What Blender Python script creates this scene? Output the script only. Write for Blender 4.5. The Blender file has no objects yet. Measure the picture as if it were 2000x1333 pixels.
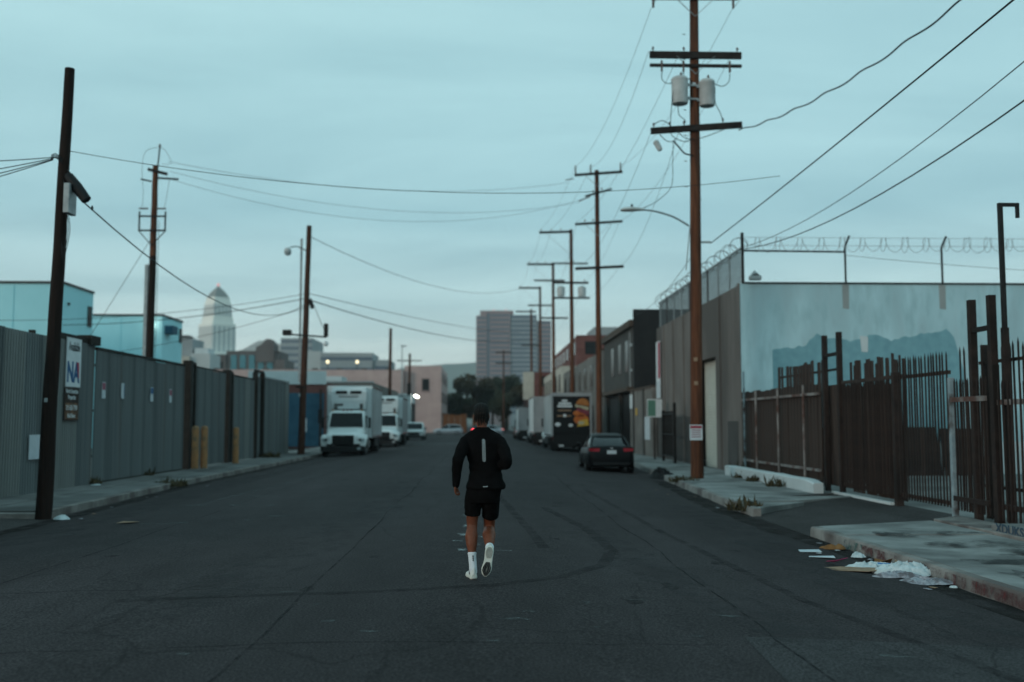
import bpy, bmesh, math, random
from mathutils import Vector, Matrix, noise as mnoise
random.seed(7)
R = math.radians
scene = bpy.context.scene

# ------------------------------------------------------------------ camera
cam_data = bpy.data.cameras.new('camera')
cam = bpy.data.objects.new('camera', cam_data)
scene.collection.objects.link(cam)
cam.location = (0, 0, 1.9)
cam.rotation_euler = (R(90 + 4.68), 0, R(-1.77))
cam_data.lens = 35.0
cam_data.sensor_width = 36.0
cam_data.clip_start = 0.1
cam_data.clip_end = 20000
cam_data.dof.use_dof = True
cam_data.dof.focus_distance = 10.8
cam_data.dof.aperture_fstop = 0.95
scene.camera = cam

# ------------------------------------------------------------------ sky and sun
SUN_EL, SUN_AZ = 8.0, 228.0           # azimuth clockwise from +Y: low on the left, a little behind the camera
world = bpy.data.worlds.new('World')
scene.world = world
world.use_nodes = True
wn, wl = world.node_tree.nodes, world.node_tree.links
wn.clear()
def wnode(t, **kw):
    n = wn.new(t)
    for k, v in kw.items(): setattr(n, k, v)
    return n
w_out = wnode('ShaderNodeOutputWorld')
sky = wnode('ShaderNodeTexSky', sky_type='NISHITA', sun_disc=False)
sky.sun_elevation = R(SUN_EL); sky.sun_rotation = R(SUN_AZ)
sky.dust_density = 1.5; sky.ozone_density = 2.0
bg_sky = wnode('ShaderNodeBackground'); bg_sky.inputs['Strength'].default_value = 0.10
wl.new(sky.outputs[0], bg_sky.inputs['Color'])
tc = wnode('ShaderNodeTexCoord')
sep = wnode('ShaderNodeSeparateXYZ'); wl.new(tc.outputs['Generated'], sep.inputs[0])
zadd = wnode('ShaderNodeMath', operation='ADD'); wl.new(sep.outputs['Z'], zadd.inputs[0]); zadd.inputs[1].default_value = 0.10
zmax = wnode('ShaderNodeMath', operation='MAXIMUM'); wl.new(zadd.outputs[0], zmax.inputs[0]); zmax.inputs[1].default_value = 0.03
vdiv = wnode('ShaderNodeVectorMath', operation='DIVIDE')
cz = wnode('ShaderNodeCombineXYZ')
for i in range(3): wl.new(zmax.outputs[0], cz.inputs[i])
wl.new(tc.outputs['Generated'], vdiv.inputs[0]); wl.new(cz.outputs[0], vdiv.inputs[1])
vsc = wnode('ShaderNodeVectorMath', operation='MULTIPLY'); wl.new(vdiv.outputs[0], vsc.inputs[0]); vsc.inputs[1].default_value = (0.42, 0.85, 0.0)
n1 = wnode('ShaderNodeTexNoise'); n1.inputs['Scale'].default_value = 1.3; n1.inputs['Detail'].default_value = 8; n1.inputs['Roughness'].default_value = 0.58
n1.inputs['Distortion'].default_value = 0.4
wl.new(vsc.outputs[0], n1.inputs['Vector'])
elev = wnode('ShaderNodeValToRGB'); wl.new(sep.outputs['Z'], elev.inputs[0])
cr = elev.color_ramp
cr.elements[0].position = 0.0; cr.elements[0].color = (0.60, 0.72, 0.70, 1)
cr.elements[1].position = 1.0; cr.elements[1].color = (0.26, 0.49, 0.54, 1)
for p, c in ((0.06, (0.58, 0.695, 0.675)), (0.12, (0.41, 0.59, 0.61)), (0.2, (0.30, 0.505, 0.55)), (0.32, (0.345, 0.57, 0.605)), (0.45, (0.355, 0.58, 0.61))):
    e = cr.elements.new(p); e.color = (*c, 1)
cl = wnode('ShaderNodeValToRGB'); wl.new(n1.outputs['Fac'], cl.inputs[0])
cl.color_ramp.elements[0].position = 0.36; cl.color_ramp.elements[0].color = (0.82, 0.85, 0.87, 1)
cl.color_ramp.elements[1].position = 0.66; cl.color_ramp.elements[1].color = (1.10, 1.07, 1.06, 1)
mulc = wnode('ShaderNodeMix', data_type='RGBA', blend_type='MULTIPLY'); mulc.inputs['Factor'].default_value = 1.0
wl.new(elev.outputs[0], mulc.inputs[6]); wl.new(cl.outputs[0], mulc.inputs[7])
bg_cl = wnode('ShaderNodeBackground'); wl.new(mulc.outputs[2], bg_cl.inputs['Color']); bg_cl.inputs['Strength'].default_value = 1.47
wmix = wnode('ShaderNodeMixShader'); wmix.inputs[0].default_value = 0.85
wl.new(bg_sky.outputs[0], wmix.inputs[1]); wl.new(bg_cl.outputs[0], wmix.inputs[2])
wl.new(wmix.outputs[0], w_out.inputs['Surface'])

sun_data = bpy.data.lights.new('sun', 'SUN')
sun_data.energy = 1.1; sun_data.angle = R(14); sun_data.color = (1.0, 0.86, 0.74)
sun = bpy.data.objects.new('sun', sun_data); scene.collection.objects.link(sun)
sd = Vector((math.sin(R(SUN_AZ)) * math.cos(R(SUN_EL)), math.cos(R(SUN_AZ)) * math.cos(R(SUN_EL)), math.sin(R(SUN_EL))))
sun.rotation_euler = sd.to_track_quat('Z', 'Y').to_euler()
sun.location = (-30, -30, 20)

scene.view_settings.view_transform = 'Standard'
scene.view_settings.look = 'None'
scene.view_settings.exposure = 0.0
scene.view_settings.gamma = 1.0
scene.view_settings.use_curve_mapping = False

# ------------------------------------------------------------------ materials
M = {}
def mat(name, c1, c2=None, scale=3.0, rough=0.8, bump=0.0, bscale=40.0, stretch=(1, 1, 1), metal=0.0, emit=None, spec=0.22, detail=6, lo=0.35, hi=0.65, c3=None, s3=0.6, coat=0.0, wear=None):
    m = bpy.data.materials.new(name); m.use_nodes = True
    nt = m.node_tree; n, l = nt.nodes, nt.links
    b = n['Principled BSDF']
    b.inputs['Roughness'].default_value = rough; b.inputs['Metallic'].default_value = metal
    b.inputs['Specular IOR Level'].default_value = spec
    b.inputs['Coat Weight'].default_value = coat
    t = n.new('ShaderNodeTexCoord'); mp = n.new('ShaderNodeMapping'); mp.inputs['Scale'].default_value = stretch
    l.new(t.outputs['Object'], mp.inputs['Vector'])
    col = None
    if c2:
        nz = n.new('ShaderNodeTexNoise'); nz.inputs['Scale'].default_value = scale; nz.inputs['Detail'].default_value = detail; nz.inputs['Roughness'].default_value = 0.6
        l.new(mp.outputs[0], nz.inputs['Vector'])
        rp = n.new('ShaderNodeValToRGB'); l.new(nz.outputs['Fac'], rp.inputs[0])
        rp.color_ramp.elements[0].position = lo; rp.color_ramp.elements[0].color = (*c1, 1)
        rp.color_ramp.elements[1].position = hi; rp.color_ramp.elements[1].color = (*c2, 1)
        col = rp.outputs[0]
        if c3:                                   # a third tone in larger patches
            nz2 = n.new('ShaderNodeTexNoise'); nz2.inputs['Scale'].default_value = s3; nz2.inputs['Detail'].default_value = 5
            l.new(mp.outputs[0], nz2.inputs['Vector'])
            r2 = n.new('ShaderNodeValToRGB'); l.new(nz2.outputs['Fac'], r2.inputs[0])
            r2.color_ramp.elements[0].position = 0.48; r2.color_ramp.elements[1].position = 0.62
            mx = n.new('ShaderNodeMix'); mx.data_type = 'RGBA'
            l.new(r2.outputs[0], mx.inputs[0]); l.new(col, mx.inputs[6]); mx.inputs[7].default_value = (*c3, 1)
            col = mx.outputs[2]
        l.new(col, b.inputs['Base Color'])
        rr = n.new('ShaderNodeMapRange'); l.new(nz.outputs['Fac'], rr.inputs[0])
        rr.inputs[3].default_value = max(0.02, rough - 0.1); rr.inputs[4].default_value = min(1, rough + 0.1)
        l.new(rr.outputs[0], b.inputs['Roughness'])
    else:
        b.inputs['Base Color'].default_value = (*c1, 1)
    if bump:
        bn = n.new('ShaderNodeTexNoise'); bn.inputs['Scale'].default_value = bscale; bn.inputs['Detail'].default_value = 4
        l.new(mp.outputs[0], bn.inputs['Vector'])
        bp = n.new('ShaderNodeBump'); bp.inputs['Strength'].default_value = bump; bp.inputs['Distance'].default_value = 0.02
        l.new(bn.outputs['Fac'], bp.inputs['Height']); l.new(bp.outputs[0], b.inputs['Normal'])
    if emit:
        b.inputs['Emission Color'].default_value = (*emit[0], 1); b.inputs['Emission Strength'].default_value = emit[1]
    M[name] = m
    return m

mat('concrete', (0.155, 0.155, 0.15), (0.25, 0.25, 0.245), 1.3, 0.9, 0.3, 60, c3=(0.115, 0.115, 0.112), s3=0.35)
mat('concrete_dark', (0.120, 0.120, 0.117), (0.20, 0.20, 0.196), 1.3, 0.9, 0.3, 60, c3=(0.09, 0.09, 0.088), s3=0.35)
mat('concrete_pale', (0.19, 0.19, 0.185), (0.31, 0.31, 0.30), 1.6, 0.9, 0.35, 50, c3=(0.13, 0.13, 0.127), s3=0.6)
mat('beacon_glass', (0.6, 0.3, 0.3), emit=((1.0, 0.5, 0.5), 0.55))
mat('kerb_concrete', (0.17, 0.155, 0.145), (0.28, 0.26, 0.245), 2.5, 0.9, 0.5, 30, c3=(0.12, 0.10, 0.095), s3=1.2)
mat('wood_pole', (0.040, 0.018, 0.012), (0.095, 0.040, 0.025), 3.0, 0.85, 0.5, 18, (6, 6, 0.5))
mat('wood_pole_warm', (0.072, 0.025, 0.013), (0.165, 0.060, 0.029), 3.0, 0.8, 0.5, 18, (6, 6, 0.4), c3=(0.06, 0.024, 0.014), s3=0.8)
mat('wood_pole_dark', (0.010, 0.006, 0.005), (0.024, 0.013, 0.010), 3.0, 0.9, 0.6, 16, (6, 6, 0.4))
mat('arm_wood', (0.016, 0.013, 0.012), (0.034, 0.027, 0.025), 4, 0.85, 0.4, 20)
mat('steel_dark', (0.010, 0.009, 0.009), (0.022, 0.019, 0.018), 5, 0.6, 0.1, 40)
mat('galv', (0.26, 0.29, 0.30), (0.38, 0.41, 0.42), 6, 0.5, metal=0.3)
mat('transformer_paint', (0.42, 0.44, 0.44), (0.52, 0.54, 0.54), 4, 0.5)
mat('porcelain', (0.12, 0.08, 0.07), rough=0.3)
mat('cable', (0.012, 0.012, 0.013), rough=0.6)
mat('fence_metal', (0.125, 0.145, 0.15), (0.19, 0.215, 0.22), 1.0, 0.55, 0.06, 30, (1, 1, 0.25), metal=0.15, c3=(0.065, 0.075, 0.077), s3=0.8)
mat('fence_metal_b', (0.165, 0.175, 0.17), (0.23, 0.245, 0.24), 1.3, 0.55, 0.06, 30, (1, 1, 0.2), metal=0.15, c3=(0.12, 0.10, 0.085), s3=0.4)
mat('fence_metal_c', (0.085, 0.10, 0.105), (0.19, 0.21, 0.215), 1.6, 0.6, 0.1, 20, (1, 1, 0.12), metal=0.15, c3=(0.10, 0.075, 0.058), s3=0.7)
mat('fence_post', (0.014, 0.012, 0.010), (0.028, 0.024, 0.021), 4, 0.8)
mat('rust', (0.019, 0.013, 0.012), (0.040, 0.026, 0.022), 6, 0.85, 0.3, 50, c3=(0.016, 0.012, 0.011), s3=1.0)
mat('rust_b', (0.026, 0.017, 0.015), (0.055, 0.036, 0.030), 5, 0.85, 0.3, 50, (1, 1, 0.3))
mat('rust_board', (0.034, 0.022, 0.018), (0.070, 0.046, 0.038), 5, 0.9, 0.4, 30, (4, 4, 0.4), c3=(0.024, 0.017, 0.015), s3=0.8)
mat('worn_rail', (0.14, 0.125, 0.12), (0.30, 0.28, 0.27), 5, 0.7, c3=(0.10, 0.05, 0.04), s3=1.5)
mat('blue_chip', (0.20, 0.27, 0.30), (0.30, 0.37, 0.40), 5, 0.7, c3=(0.06, 0.04, 0.035), s3=2)
mat('wall_white', (0.34, 0.50, 0.54), (0.47, 0.66, 0.71), 2.6, 0.85, 0.4, 9, (1, 1, 0.3), c3=(0.36, 0.50, 0.54), s3=1.3)
mat('wall_patch', (0.155, 0.31, 0.36), (0.20, 0.38, 0.43), 3.0, 0.85, 0.15, 12)
mat('wall_lower', (0.27, 0.29, 0.29), (0.34, 0.36, 0.355), 1.2, 0.85, 0.15, 12)
mat('wall_grey', (0.125, 0.108, 0.10), (0.185, 0.162, 0.15), 0.9, 0.9, 0.2, 14, (1, 1, 0.35), c3=(0.10, 0.088, 0.082), s3=0.3)
mat('wall_grey_dark', (0.065, 0.06, 0.058), (0.085, 0.08, 0.077), 1.2, 0.9, 0.1)
mat('door_cream', (0.46, 0.46, 0.41), (0.56, 0.56, 0.50), 2, 0.6)
mat('charcoal', (0.016, 0.016, 0.017), (0.024, 0.024, 0.025), 1.0, 0.85, 0.1)
mat('charcoal_b', (0.05, 0.047, 0.045), (0.075, 0.07, 0.066), 1.0, 0.85, 0.1)
mat('brown_trim', (0.06, 0.042, 0.034), (0.09, 0.065, 0.05), 2, 0.8)
mat('wall_mid', (0.13, 0.12, 0.112), (0.20, 0.185, 0.172), 0.9, 0.9, 0.15, 14)
mat('brick_red', (0.12, 0.05, 0.045), (0.19, 0.08, 0.07), 1.2, 0.9, 0.2, 20)
mat('cream', (0.40, 0.36, 0.31), (0.52, 0.48, 0.42), 0.8, 0.85)
mat('pink_wall', (0.42, 0.30, 0.285), (0.50, 0.365, 0.345), 0.5, 0.9)
mat('pink_dark', (0.20, 0.15, 0.15), (0.28, 0.21, 0.205), 0.5, 0.9)
mat('pale_wall', (0.50, 0.54, 0.55), (0.60, 0.64, 0.65), 0.4, 0.85)
mat('pale_blue_wall', (0.36, 0.70, 0.76), (0.43, 0.78, 0.84), 0.25, 0.7, (0))
mat('blue_gate', (0.022, 0.075, 0.12), (0.04, 0.11, 0.165), 1.5, 0.7)
mat('tower_stone', (0.82, 0.80, 0.74), (0.88, 0.86, 0.80), 0.05, 0.9)
mat('tower_groove', (0.44, 0.46, 0.46), rough=0.8)
mat('roof_tile_grey', (0.22, 0.23, 0.22), rough=0.8)
mat('granite_pink', (0.235, 0.165, 0.168), (0.28, 0.20, 0.20), 0.05, 0.7)
mat('glass_blue', (0.09, 0.12, 0.16), rough=0.2, spec=0.4)
mat('glass_teal', (0.03, 0.17, 0.21), rough=0.2, spec=0.7)
mat('glass_dark', (0.006, 0.008, 0.010), rough=0.18, spec=0.22)
mat('stone_brown', (0.085, 0.07, 0.068), (0.13, 0.11, 0.105), 0.1, 0.9)
mat('office_pale', (0.40, 0.42, 0.42), (0.47, 0.49, 0.49), 0.1, 0.9)
mat('office_grey', (0.26, 0.28, 0.29), (0.32, 0.34, 0.35), 0.1, 0.9)
mat('tar_roof', (0.05, 0.05, 0.05), (0.09, 0.09, 0.09), 0.4, 0.95)
mat('yellow_paint', (0.30, 0.145, 0.065), (0.40, 0.20, 0.085), 5, 0.6, c3=(0.20, 0.13, 0.075), s3=3)
mat('white_paint', (0.62, 0.66, 0.66), (0.72, 0.75, 0.75), 1.0, 0.35, coat=0.2)
mat('white_panel', (0.52, 0.56, 0.57), (0.62, 0.66, 0.67), 0.8, 0.5)
mat('truck_side', (0.36, 0.38, 0.39), (0.46, 0.48, 0.49), 0.6, 0.5, c3=(0.30, 0.30, 0.30), s3=0.4)
mat('silver_panel', (0.26, 0.27, 0.28), (0.34, 0.35, 0.36), 0.7, 0.5)
mat('black_plastic', (0.008, 0.008, 0.009), (0.014, 0.014, 0.015), 6, 0.6)
mat('tyre', (0.010, 0.010, 0.011), (0.016, 0.016, 0.016), 10, 0.9)
mat('rim', (0.30, 0.31, 0.32), rough=0.4, metal=0.6)
mat('chrome', (0.5, 0.52, 0.53), rough=0.2, metal=0.9)
mat('lamp_lens', (0.35, 0.40, 0.42), rough=0.15)
mat('amber', (0.55, 0.22, 0.04), rough=0.3)
mat('red_lens', (0.28, 0.012, 0.02), rough=0.2)
mat('red_lit', (0.5, 0.01, 0.02), emit=((1.0, 0.05, 0.07), 9.0))
mat('red_lit_soft', (0.5, 0.05, 0.04), emit=((1.0, 0.28, 0.24), 1.0))
mat('lamp_lit', (0.9, 0.9, 0.8), emit=((1.0, 0.97, 0.85), 10.0))
mat('lamp_warm', (0.9, 0.8, 0.6), emit=((1.0, 0.82, 0.50), 1.5))
mat('car_black', (0.005, 0.005, 0.006), (0.007, 0.007, 0.008), 3, 0.4, spec=0.12)
mat('car_silver', (0.34, 0.38, 0.42), (0.40, 0.44, 0.48), 3, 0.35, metal=0.2)
mat('car_maroon', (0.05, 0.025, 0.022), (0.08, 0.04, 0.035), 3, 0.5)
mat('plate_white', (0.6, 0.62, 0.64), rough=0.5)
mat('sign_white', (0.58, 0.62, 0.64), (0.68, 0.71, 0.73), 4, 0.6)
mat('paper', (0.45, 0.50, 0.54), (0.56, 0.60, 0.63), 5, 0.8)
mat('ink_black', (0.012, 0.014, 0.018), rough=0.7)
mat('ink_blue', (0.015, 0.09, 0.22), rough=0.6)
mat('ink_red', (0.35, 0.03, 0.06), rough=0.6)
mat('ink_pink', (0.30, 0.10, 0.14), rough=0.7)
mat('ink_green', (0.10, 0.22, 0.17), rough=0.7)
mat('sign_brown', (0.022, 0.016, 0.014), (0.045, 0.024, 0.018), 5, 0.7)
mat('sign_tan', (0.22, 0.11, 0.06), (0.05, 0.028, 0.02), 7, 0.7)
mat('ad_black', (0.006, 0.006, 0.007), rough=0.5)
mat('bun', (0.30, 0.10, 0.025), (0.42, 0.17, 0.05), 5, 0.6)
mat('ad_orange', (0.50, 0.16, 0.03), (0.42, 0.09, 0.03), 5, 0.6)
mat('ad_yellow', (0.55, 0.34, 0.05), rough=0.6)
mat('ad_meat', (0.22, 0.05, 0.07), (0.14, 0.03, 0.04), 5, 0.6)
mat('ad_cream', (0.42, 0.38, 0.26), rough=0.6)
mat('leaf_dark', (0.014, 0.018, 0.010), (0.032, 0.035, 0.017), 0.9, 0.8)
mat('leaf_brown', (0.034, 0.025, 0.013), (0.06, 0.041, 0.02), 0.9, 0.8)
mat('leaf_olive', (0.03, 0.033, 0.017), (0.055, 0.052, 0.026), 1.5, 0.8)
mat('bark', (0.03, 0.022, 0.018), (0.06, 0.045, 0.035), 4, 0.9)
mat('weed', (0.035, 0.033, 0.018), (0.10, 0.075, 0.04), 9, 0.9)
mat('mountain', (0.06, 0.075, 0.06), (0.10, 0.11, 0.085), 0.004, 1.0)
mat('plastic_bag', (0.42, 0.48, 0.50), (0.60, 0.66, 0.68), 12, 0.45)
mat('plastic_grey', (0.20, 0.20, 0.23), (0.40, 0.40, 0.44), 22, 0.5, c3=(0.12, 0.10, 0.11), s3=9)
mat('cardboard', (0.22, 0.14, 0.09), (0.32, 0.21, 0.14), 6, 0.9)
mat('cardboard_orange', (0.16, 0.07, 0.025), (0.25, 0.12, 0.045), 6, 0.9)
mat('litter_blue', (0.02, 0.16, 0.42), rough=0.5)
mat('litter_pink', (0.50, 0.04, 0.16), rough=0.5)
mat('graffiti_blue', (0.04, 0.07, 0.10), rough=0.8)
mat('orange_barrier', (0.11, 0.042, 0.016), (0.16, 0.065, 0.026), 2, 0.8)
mat('stain_dark', (0.075, 0.075, 0.073), (0.11, 0.11, 0.107), 3, 0.9)
# runner
mat('cloth_black', (0.0032, 0.0030, 0.0032), (0.0050, 0.0047, 0.0050), 14, 0.9, 0.15, 60, spec=0.06)
mat('reflective', (0.78, 0.86, 0.90), rough=0.4)
mat('skin', (0.120, 0.036, 0.018), (0.185, 0.058, 0.030), 9, 0.5, 0.08, 120, spec=0.25)
mat('hair', (0.005, 0.0045, 0.004), (0.010, 0.008, 0.007), 40, 0.6, 0.4, 90)
mat('scalp', (0.10, 0.05, 0.036), rough=0.6)
mat('sock', (0.66, 0.70, 0.74), (0.74, 0.78, 0.81), 30, 0.9, 0.25, 200)
mat('shoe_white', (0.60, 0.62, 0.60), (0.70, 0.72, 0.69), 16, 0.7, 0.1, 90)
mat('shoe_foam', (0.62, 0.64, 0.58), (0.70, 0.72, 0.66), 12, 0.6)
mat('sole_light', (0.34, 0.34, 0.31), (0.42, 0.42, 0.38), 14, 0.7)
mat('sole_dark', (0.022, 0.022, 0.024), (0.04, 0.04, 0.042), 14, 0.7)

# ------------------------------------------------------------------ helpers
COL = scene.collection
class MB:
    def __init__(s): s.v = []; s.f = []
    def add(s, vs, fs):
        o = len(s.v); s.v += [tuple(p) for p in vs]; s.f += [tuple(i + o for i in f) for f in fs]; return s
    def box(s, x0, x1, y0, y1, z0, z1):
        return s.add([(x0, y0, z0), (x1, y0, z0), (x1, y1, z0), (x0, y1, z0), (x0, y0, z1), (x1, y0, z1), (x1, y1, z1), (x0, y1, z1)],
                     [(0, 3, 2, 1), (4, 5, 6, 7), (0, 1, 5, 4), (1, 2, 6, 5), (2, 3, 7, 6), (3, 0, 4, 7)])
    def obox(s, c, hx, hy, hz, rot=None):
        m = rot if rot is not None else Matrix.Identity(3); c = Vector(c)
        P = [c + m @ Vector((a * hx, b * hy, d * hz)) for d in (-1, 1) for a, b in ((-1, -1), (1, -1), (1, 1), (-1, 1))]
        return s.add(P, [(0, 3, 2, 1), (4, 5, 6, 7), (0, 1, 5, 4), (1, 2, 6, 5), (2, 3, 7, 6), (3, 0, 4, 7)])
    def bar(s, a, b, w, h=None, up=(0, 0, 1)):
        a = Vector(a); b = Vector(b); d = b - a; L = d.length
        if L < 1e-6: return s
        y = d / L; u = Vector(up)
        if abs(y.dot(u)) > 0.98: u = Vector((1, 0, 0))
        x = y.cross(u).normalized(); z = x.cross(y)
        return s.obox((a + b) / 2, w / 2, L / 2, (h or w) / 2, Matrix((x, y, z)).transposed())
    def loft(s, rings, cap=True, closed=True):
        n = len(rings[0]); o = len(s.v)
        for r in rings: s.v += [tuple(p) for p in r]
        for i in range(len(rings) - 1):
            a = o + i * n; b = a + n
            for k in range(n if closed else n - 1):
                k2 = (k + 1) % n
                s.f.append((a + k, a + k2, b + k2, b + k))
        if cap and closed:
            s.f.append(tuple(o + k for k in reversed(range(n))))
            s.f.append(tuple(o + (len(rings) - 1) * n + k for k in range(n)))
        return s
    def tube(s, pts, rad, n=8, cap=True):
        pts = [Vector(p) for p in pts]
        if not hasattr(rad, '__len__'): rad = [rad] * len(pts)
        rings = []; ref = None
        for i, p in enumerate(pts):
            t = (pts[min(i + 1, len(pts) - 1)] - pts[max(i - 1, 0)]).normalized()
            if ref is None:
                ref = Vector((1, 0, 0)) if abs(t.x) < 0.9 else Vector((0, 1, 0))
            u = (ref - t * ref.dot(t)).normalized(); w = t.cross(u); ref = u
            r = rad[i]; rx, ry = (r if hasattr(r, '__len__') else (r, r))
            rings.append([p + u * (math.cos(2 * math.pi * k / n) * rx) + w * (math.sin(2 * math.pi * k / n) * ry) for k in range(n)])
        return s.loft(rings, cap)
    def lathe(s, prof, n=16, c=(0, 0, 0), axis='z'):
        rings = []
        for r, h in prof:
            ring = []
            for k in range(n):
                a = 2 * math.pi * k / n; p = (math.cos(a) * r, math.sin(a) * r, h)
                if axis == 'x': p = (h, p[0], p[1])
                if axis == 'y': p = (p[1], h, p[0])
                ring.append((p[0] + c[0], p[1] + c[1], p[2] + c[2]))
            rings.append(ring)
        return s.loft(rings)
    def prism(s, poly, fn, t0, t1):
        """poly: 2D points, fn(u, v, t) -> point"""
        n = len(poly)
        vs = [fn(u, v, t0) for u, v in poly] + [fn(u, v, t1) for u, v in poly]
        fs = [tuple(reversed(range(n))), tuple(range(n, 2 * n))] + [(k, (k + 1) % n, n + (k + 1) % n, n + k) for k in range(n)]
        return s.add(vs, fs)
    def xf(s, m):
        s.v = [tuple(m @ Vector(p)) for p in s.v]; return s
    def mesh(s, name, material, smooth=False, angle=40):
        me = bpy.data.meshes.new(name); me.from_pydata(s.v, [], s.f)
        bm = bmesh.new(); bm.from_mesh(me); bmesh.ops.recalc_face_normals(bm, faces=bm.faces); bm.to_mesh(me); bm.free()
        if material: me.materials.append(M[material] if isinstance(material, str) else material)
        if smooth:
            me.polygons.foreach_set('use_smooth', [True] * len(me.polygons))
            if angle < 180: me.set_sharp_from_angle(angle=R(angle))
        me.update()
        return me
    def build(s, name, material, parent=None, smooth=False, angle=40, bevel=0, loc=None):
        o = link(name, s.mesh(name, material, smooth, angle), parent)
        if loc: o.location = loc
        if bevel:
            bv = o.modifiers.new('bevel', 'BEVEL'); bv.width = bevel; bv.segments = 2; bv.limit_method = 'ANGLE'
        return o
def link(name, data, parent=None):
    o = bpy.data.objects.new(name, data); COL.objects.link(o)
    if parent: o.parent = parent
    return o
def tag(o, label=None, cat=None, group=None, kind=None):
    if label: o['label'] = label
    if cat: o['category'] = cat
    if group: o['group'] = group
    if kind: o['kind'] = kind
    return o
def thing(name, label, cat, loc=(0, 0, 0), rz=0, group=None):
    o = bpy.data.objects.new(name, None); COL.objects.link(o)
    o.location = loc; o.rotation_euler = (0, 0, rz); o.empty_display_size = 0.2
    return tag(o, label, cat, group)
def copy_tree(o, parent=None):
    c = o.copy(); COL.objects.link(c); c.parent = parent
    for ch in list(o.children): copy_tree(ch, c)
    return c
def piece(name, me, parent, loc, rz=0, scale=None):
    o = link(name, me, parent); o.location = loc; o.rotation_euler = (0, 0, rz)
    if scale: o.scale = scale
    return o
def box(name, m, parent, x0, x1, y0, y1, z0, z1, bevel=0):
    return MB().box(x0, x1, y0, y1, z0, z1).build(name, m, parent, bevel=bevel)
FONT_CACHE = {}
def text_mesh(body, size, material, extrude=0.002, bold=0.0, squeeze=1.0):
    cu = bpy.data.curves.new('lettering', 'FONT'); cu.body = body; cu.size = size; cu.extrude = extrude; cu.offset = bold
    cu.align_x = 'CENTER'; cu.align_y = 'CENTER'; cu.resolution_u = 3
    ob = bpy.data.objects.new('lettering', cu); COL.objects.link(ob)
    dg = bpy.context.evaluated_depsgraph_get()
    me = bpy.data.meshes.new_from_object(ob.evaluated_get(dg))
    bpy.data.objects.remove(ob); bpy.data.curves.remove(cu)
    for v in me.vertices: v.co.x *= squeeze
    me.materials.clear(); me.materials.append(M[material])
    return me
def text(name, body, size, material, parent, loc, rot, bold=0.0, squeeze=1.0):
    o = link(name, text_mesh(body, size, material, bold=bold, squeeze=squeeze), parent)
    o.location = loc; o.rotation_euler = rot
    return o
# ================================================================== SETTING
CROWN = 0.25
def lerp_tab(tab, y):
    if y <= tab[0][0]: return tab[0][1]
    for (a, va), (b, vb) in zip(tab, tab[1:]):
        if y <= b: return va + (vb - va) * (y - a) / (b - a)
    return tab[-1][1]
def kerb_l(y): return lerp_tab(((18, -8.45), (30, -9.0), (60, -9.0), (130, -9.0)), y)
def kerb_r(y): return lerp_tab(((22, 5.5), (36, 6.2), (48, 6.9), (130, 6.9)), y)
def road_z(x, y):
    a, b = kerb_l(y), kerb_r(y); c = (a + b) / 2; h = (b - a) / 2
    t = min(1.0, abs(x - c) / h)
    return CROWN * (1 - t * t)

# ground sheet to the horizon
g = MB(); NR = 48
rr = [0, 60, 150, 400, 1200, 2500, 3900]
g.v.append((0, 0, -0.06))
for r_ in rr[1:]:
    for k in range(NR):
        a = 2 * math.pi * k / NR; g.v.append((math.cos(a) * r_, 60 + math.sin(a) * r_, -0.06))
for k in range(NR): g.f.append((0, 1 + k, 1 + (k + 1) % NR))
for i in range(len(rr) - 2):
    for k in range(NR):
        a = 1 + i * NR; b = a + NR; k2 = (k + 1) % NR
        g.f.append((a + k, a + k2, b + k2, b + k))
mat('ground_dirt', (0.07, 0.068, 0.064), (0.11, 0.105, 0.10), 0.05, 0.95)
tag(g.build('ground', 'ground_dirt'), kind='structure')

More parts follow.
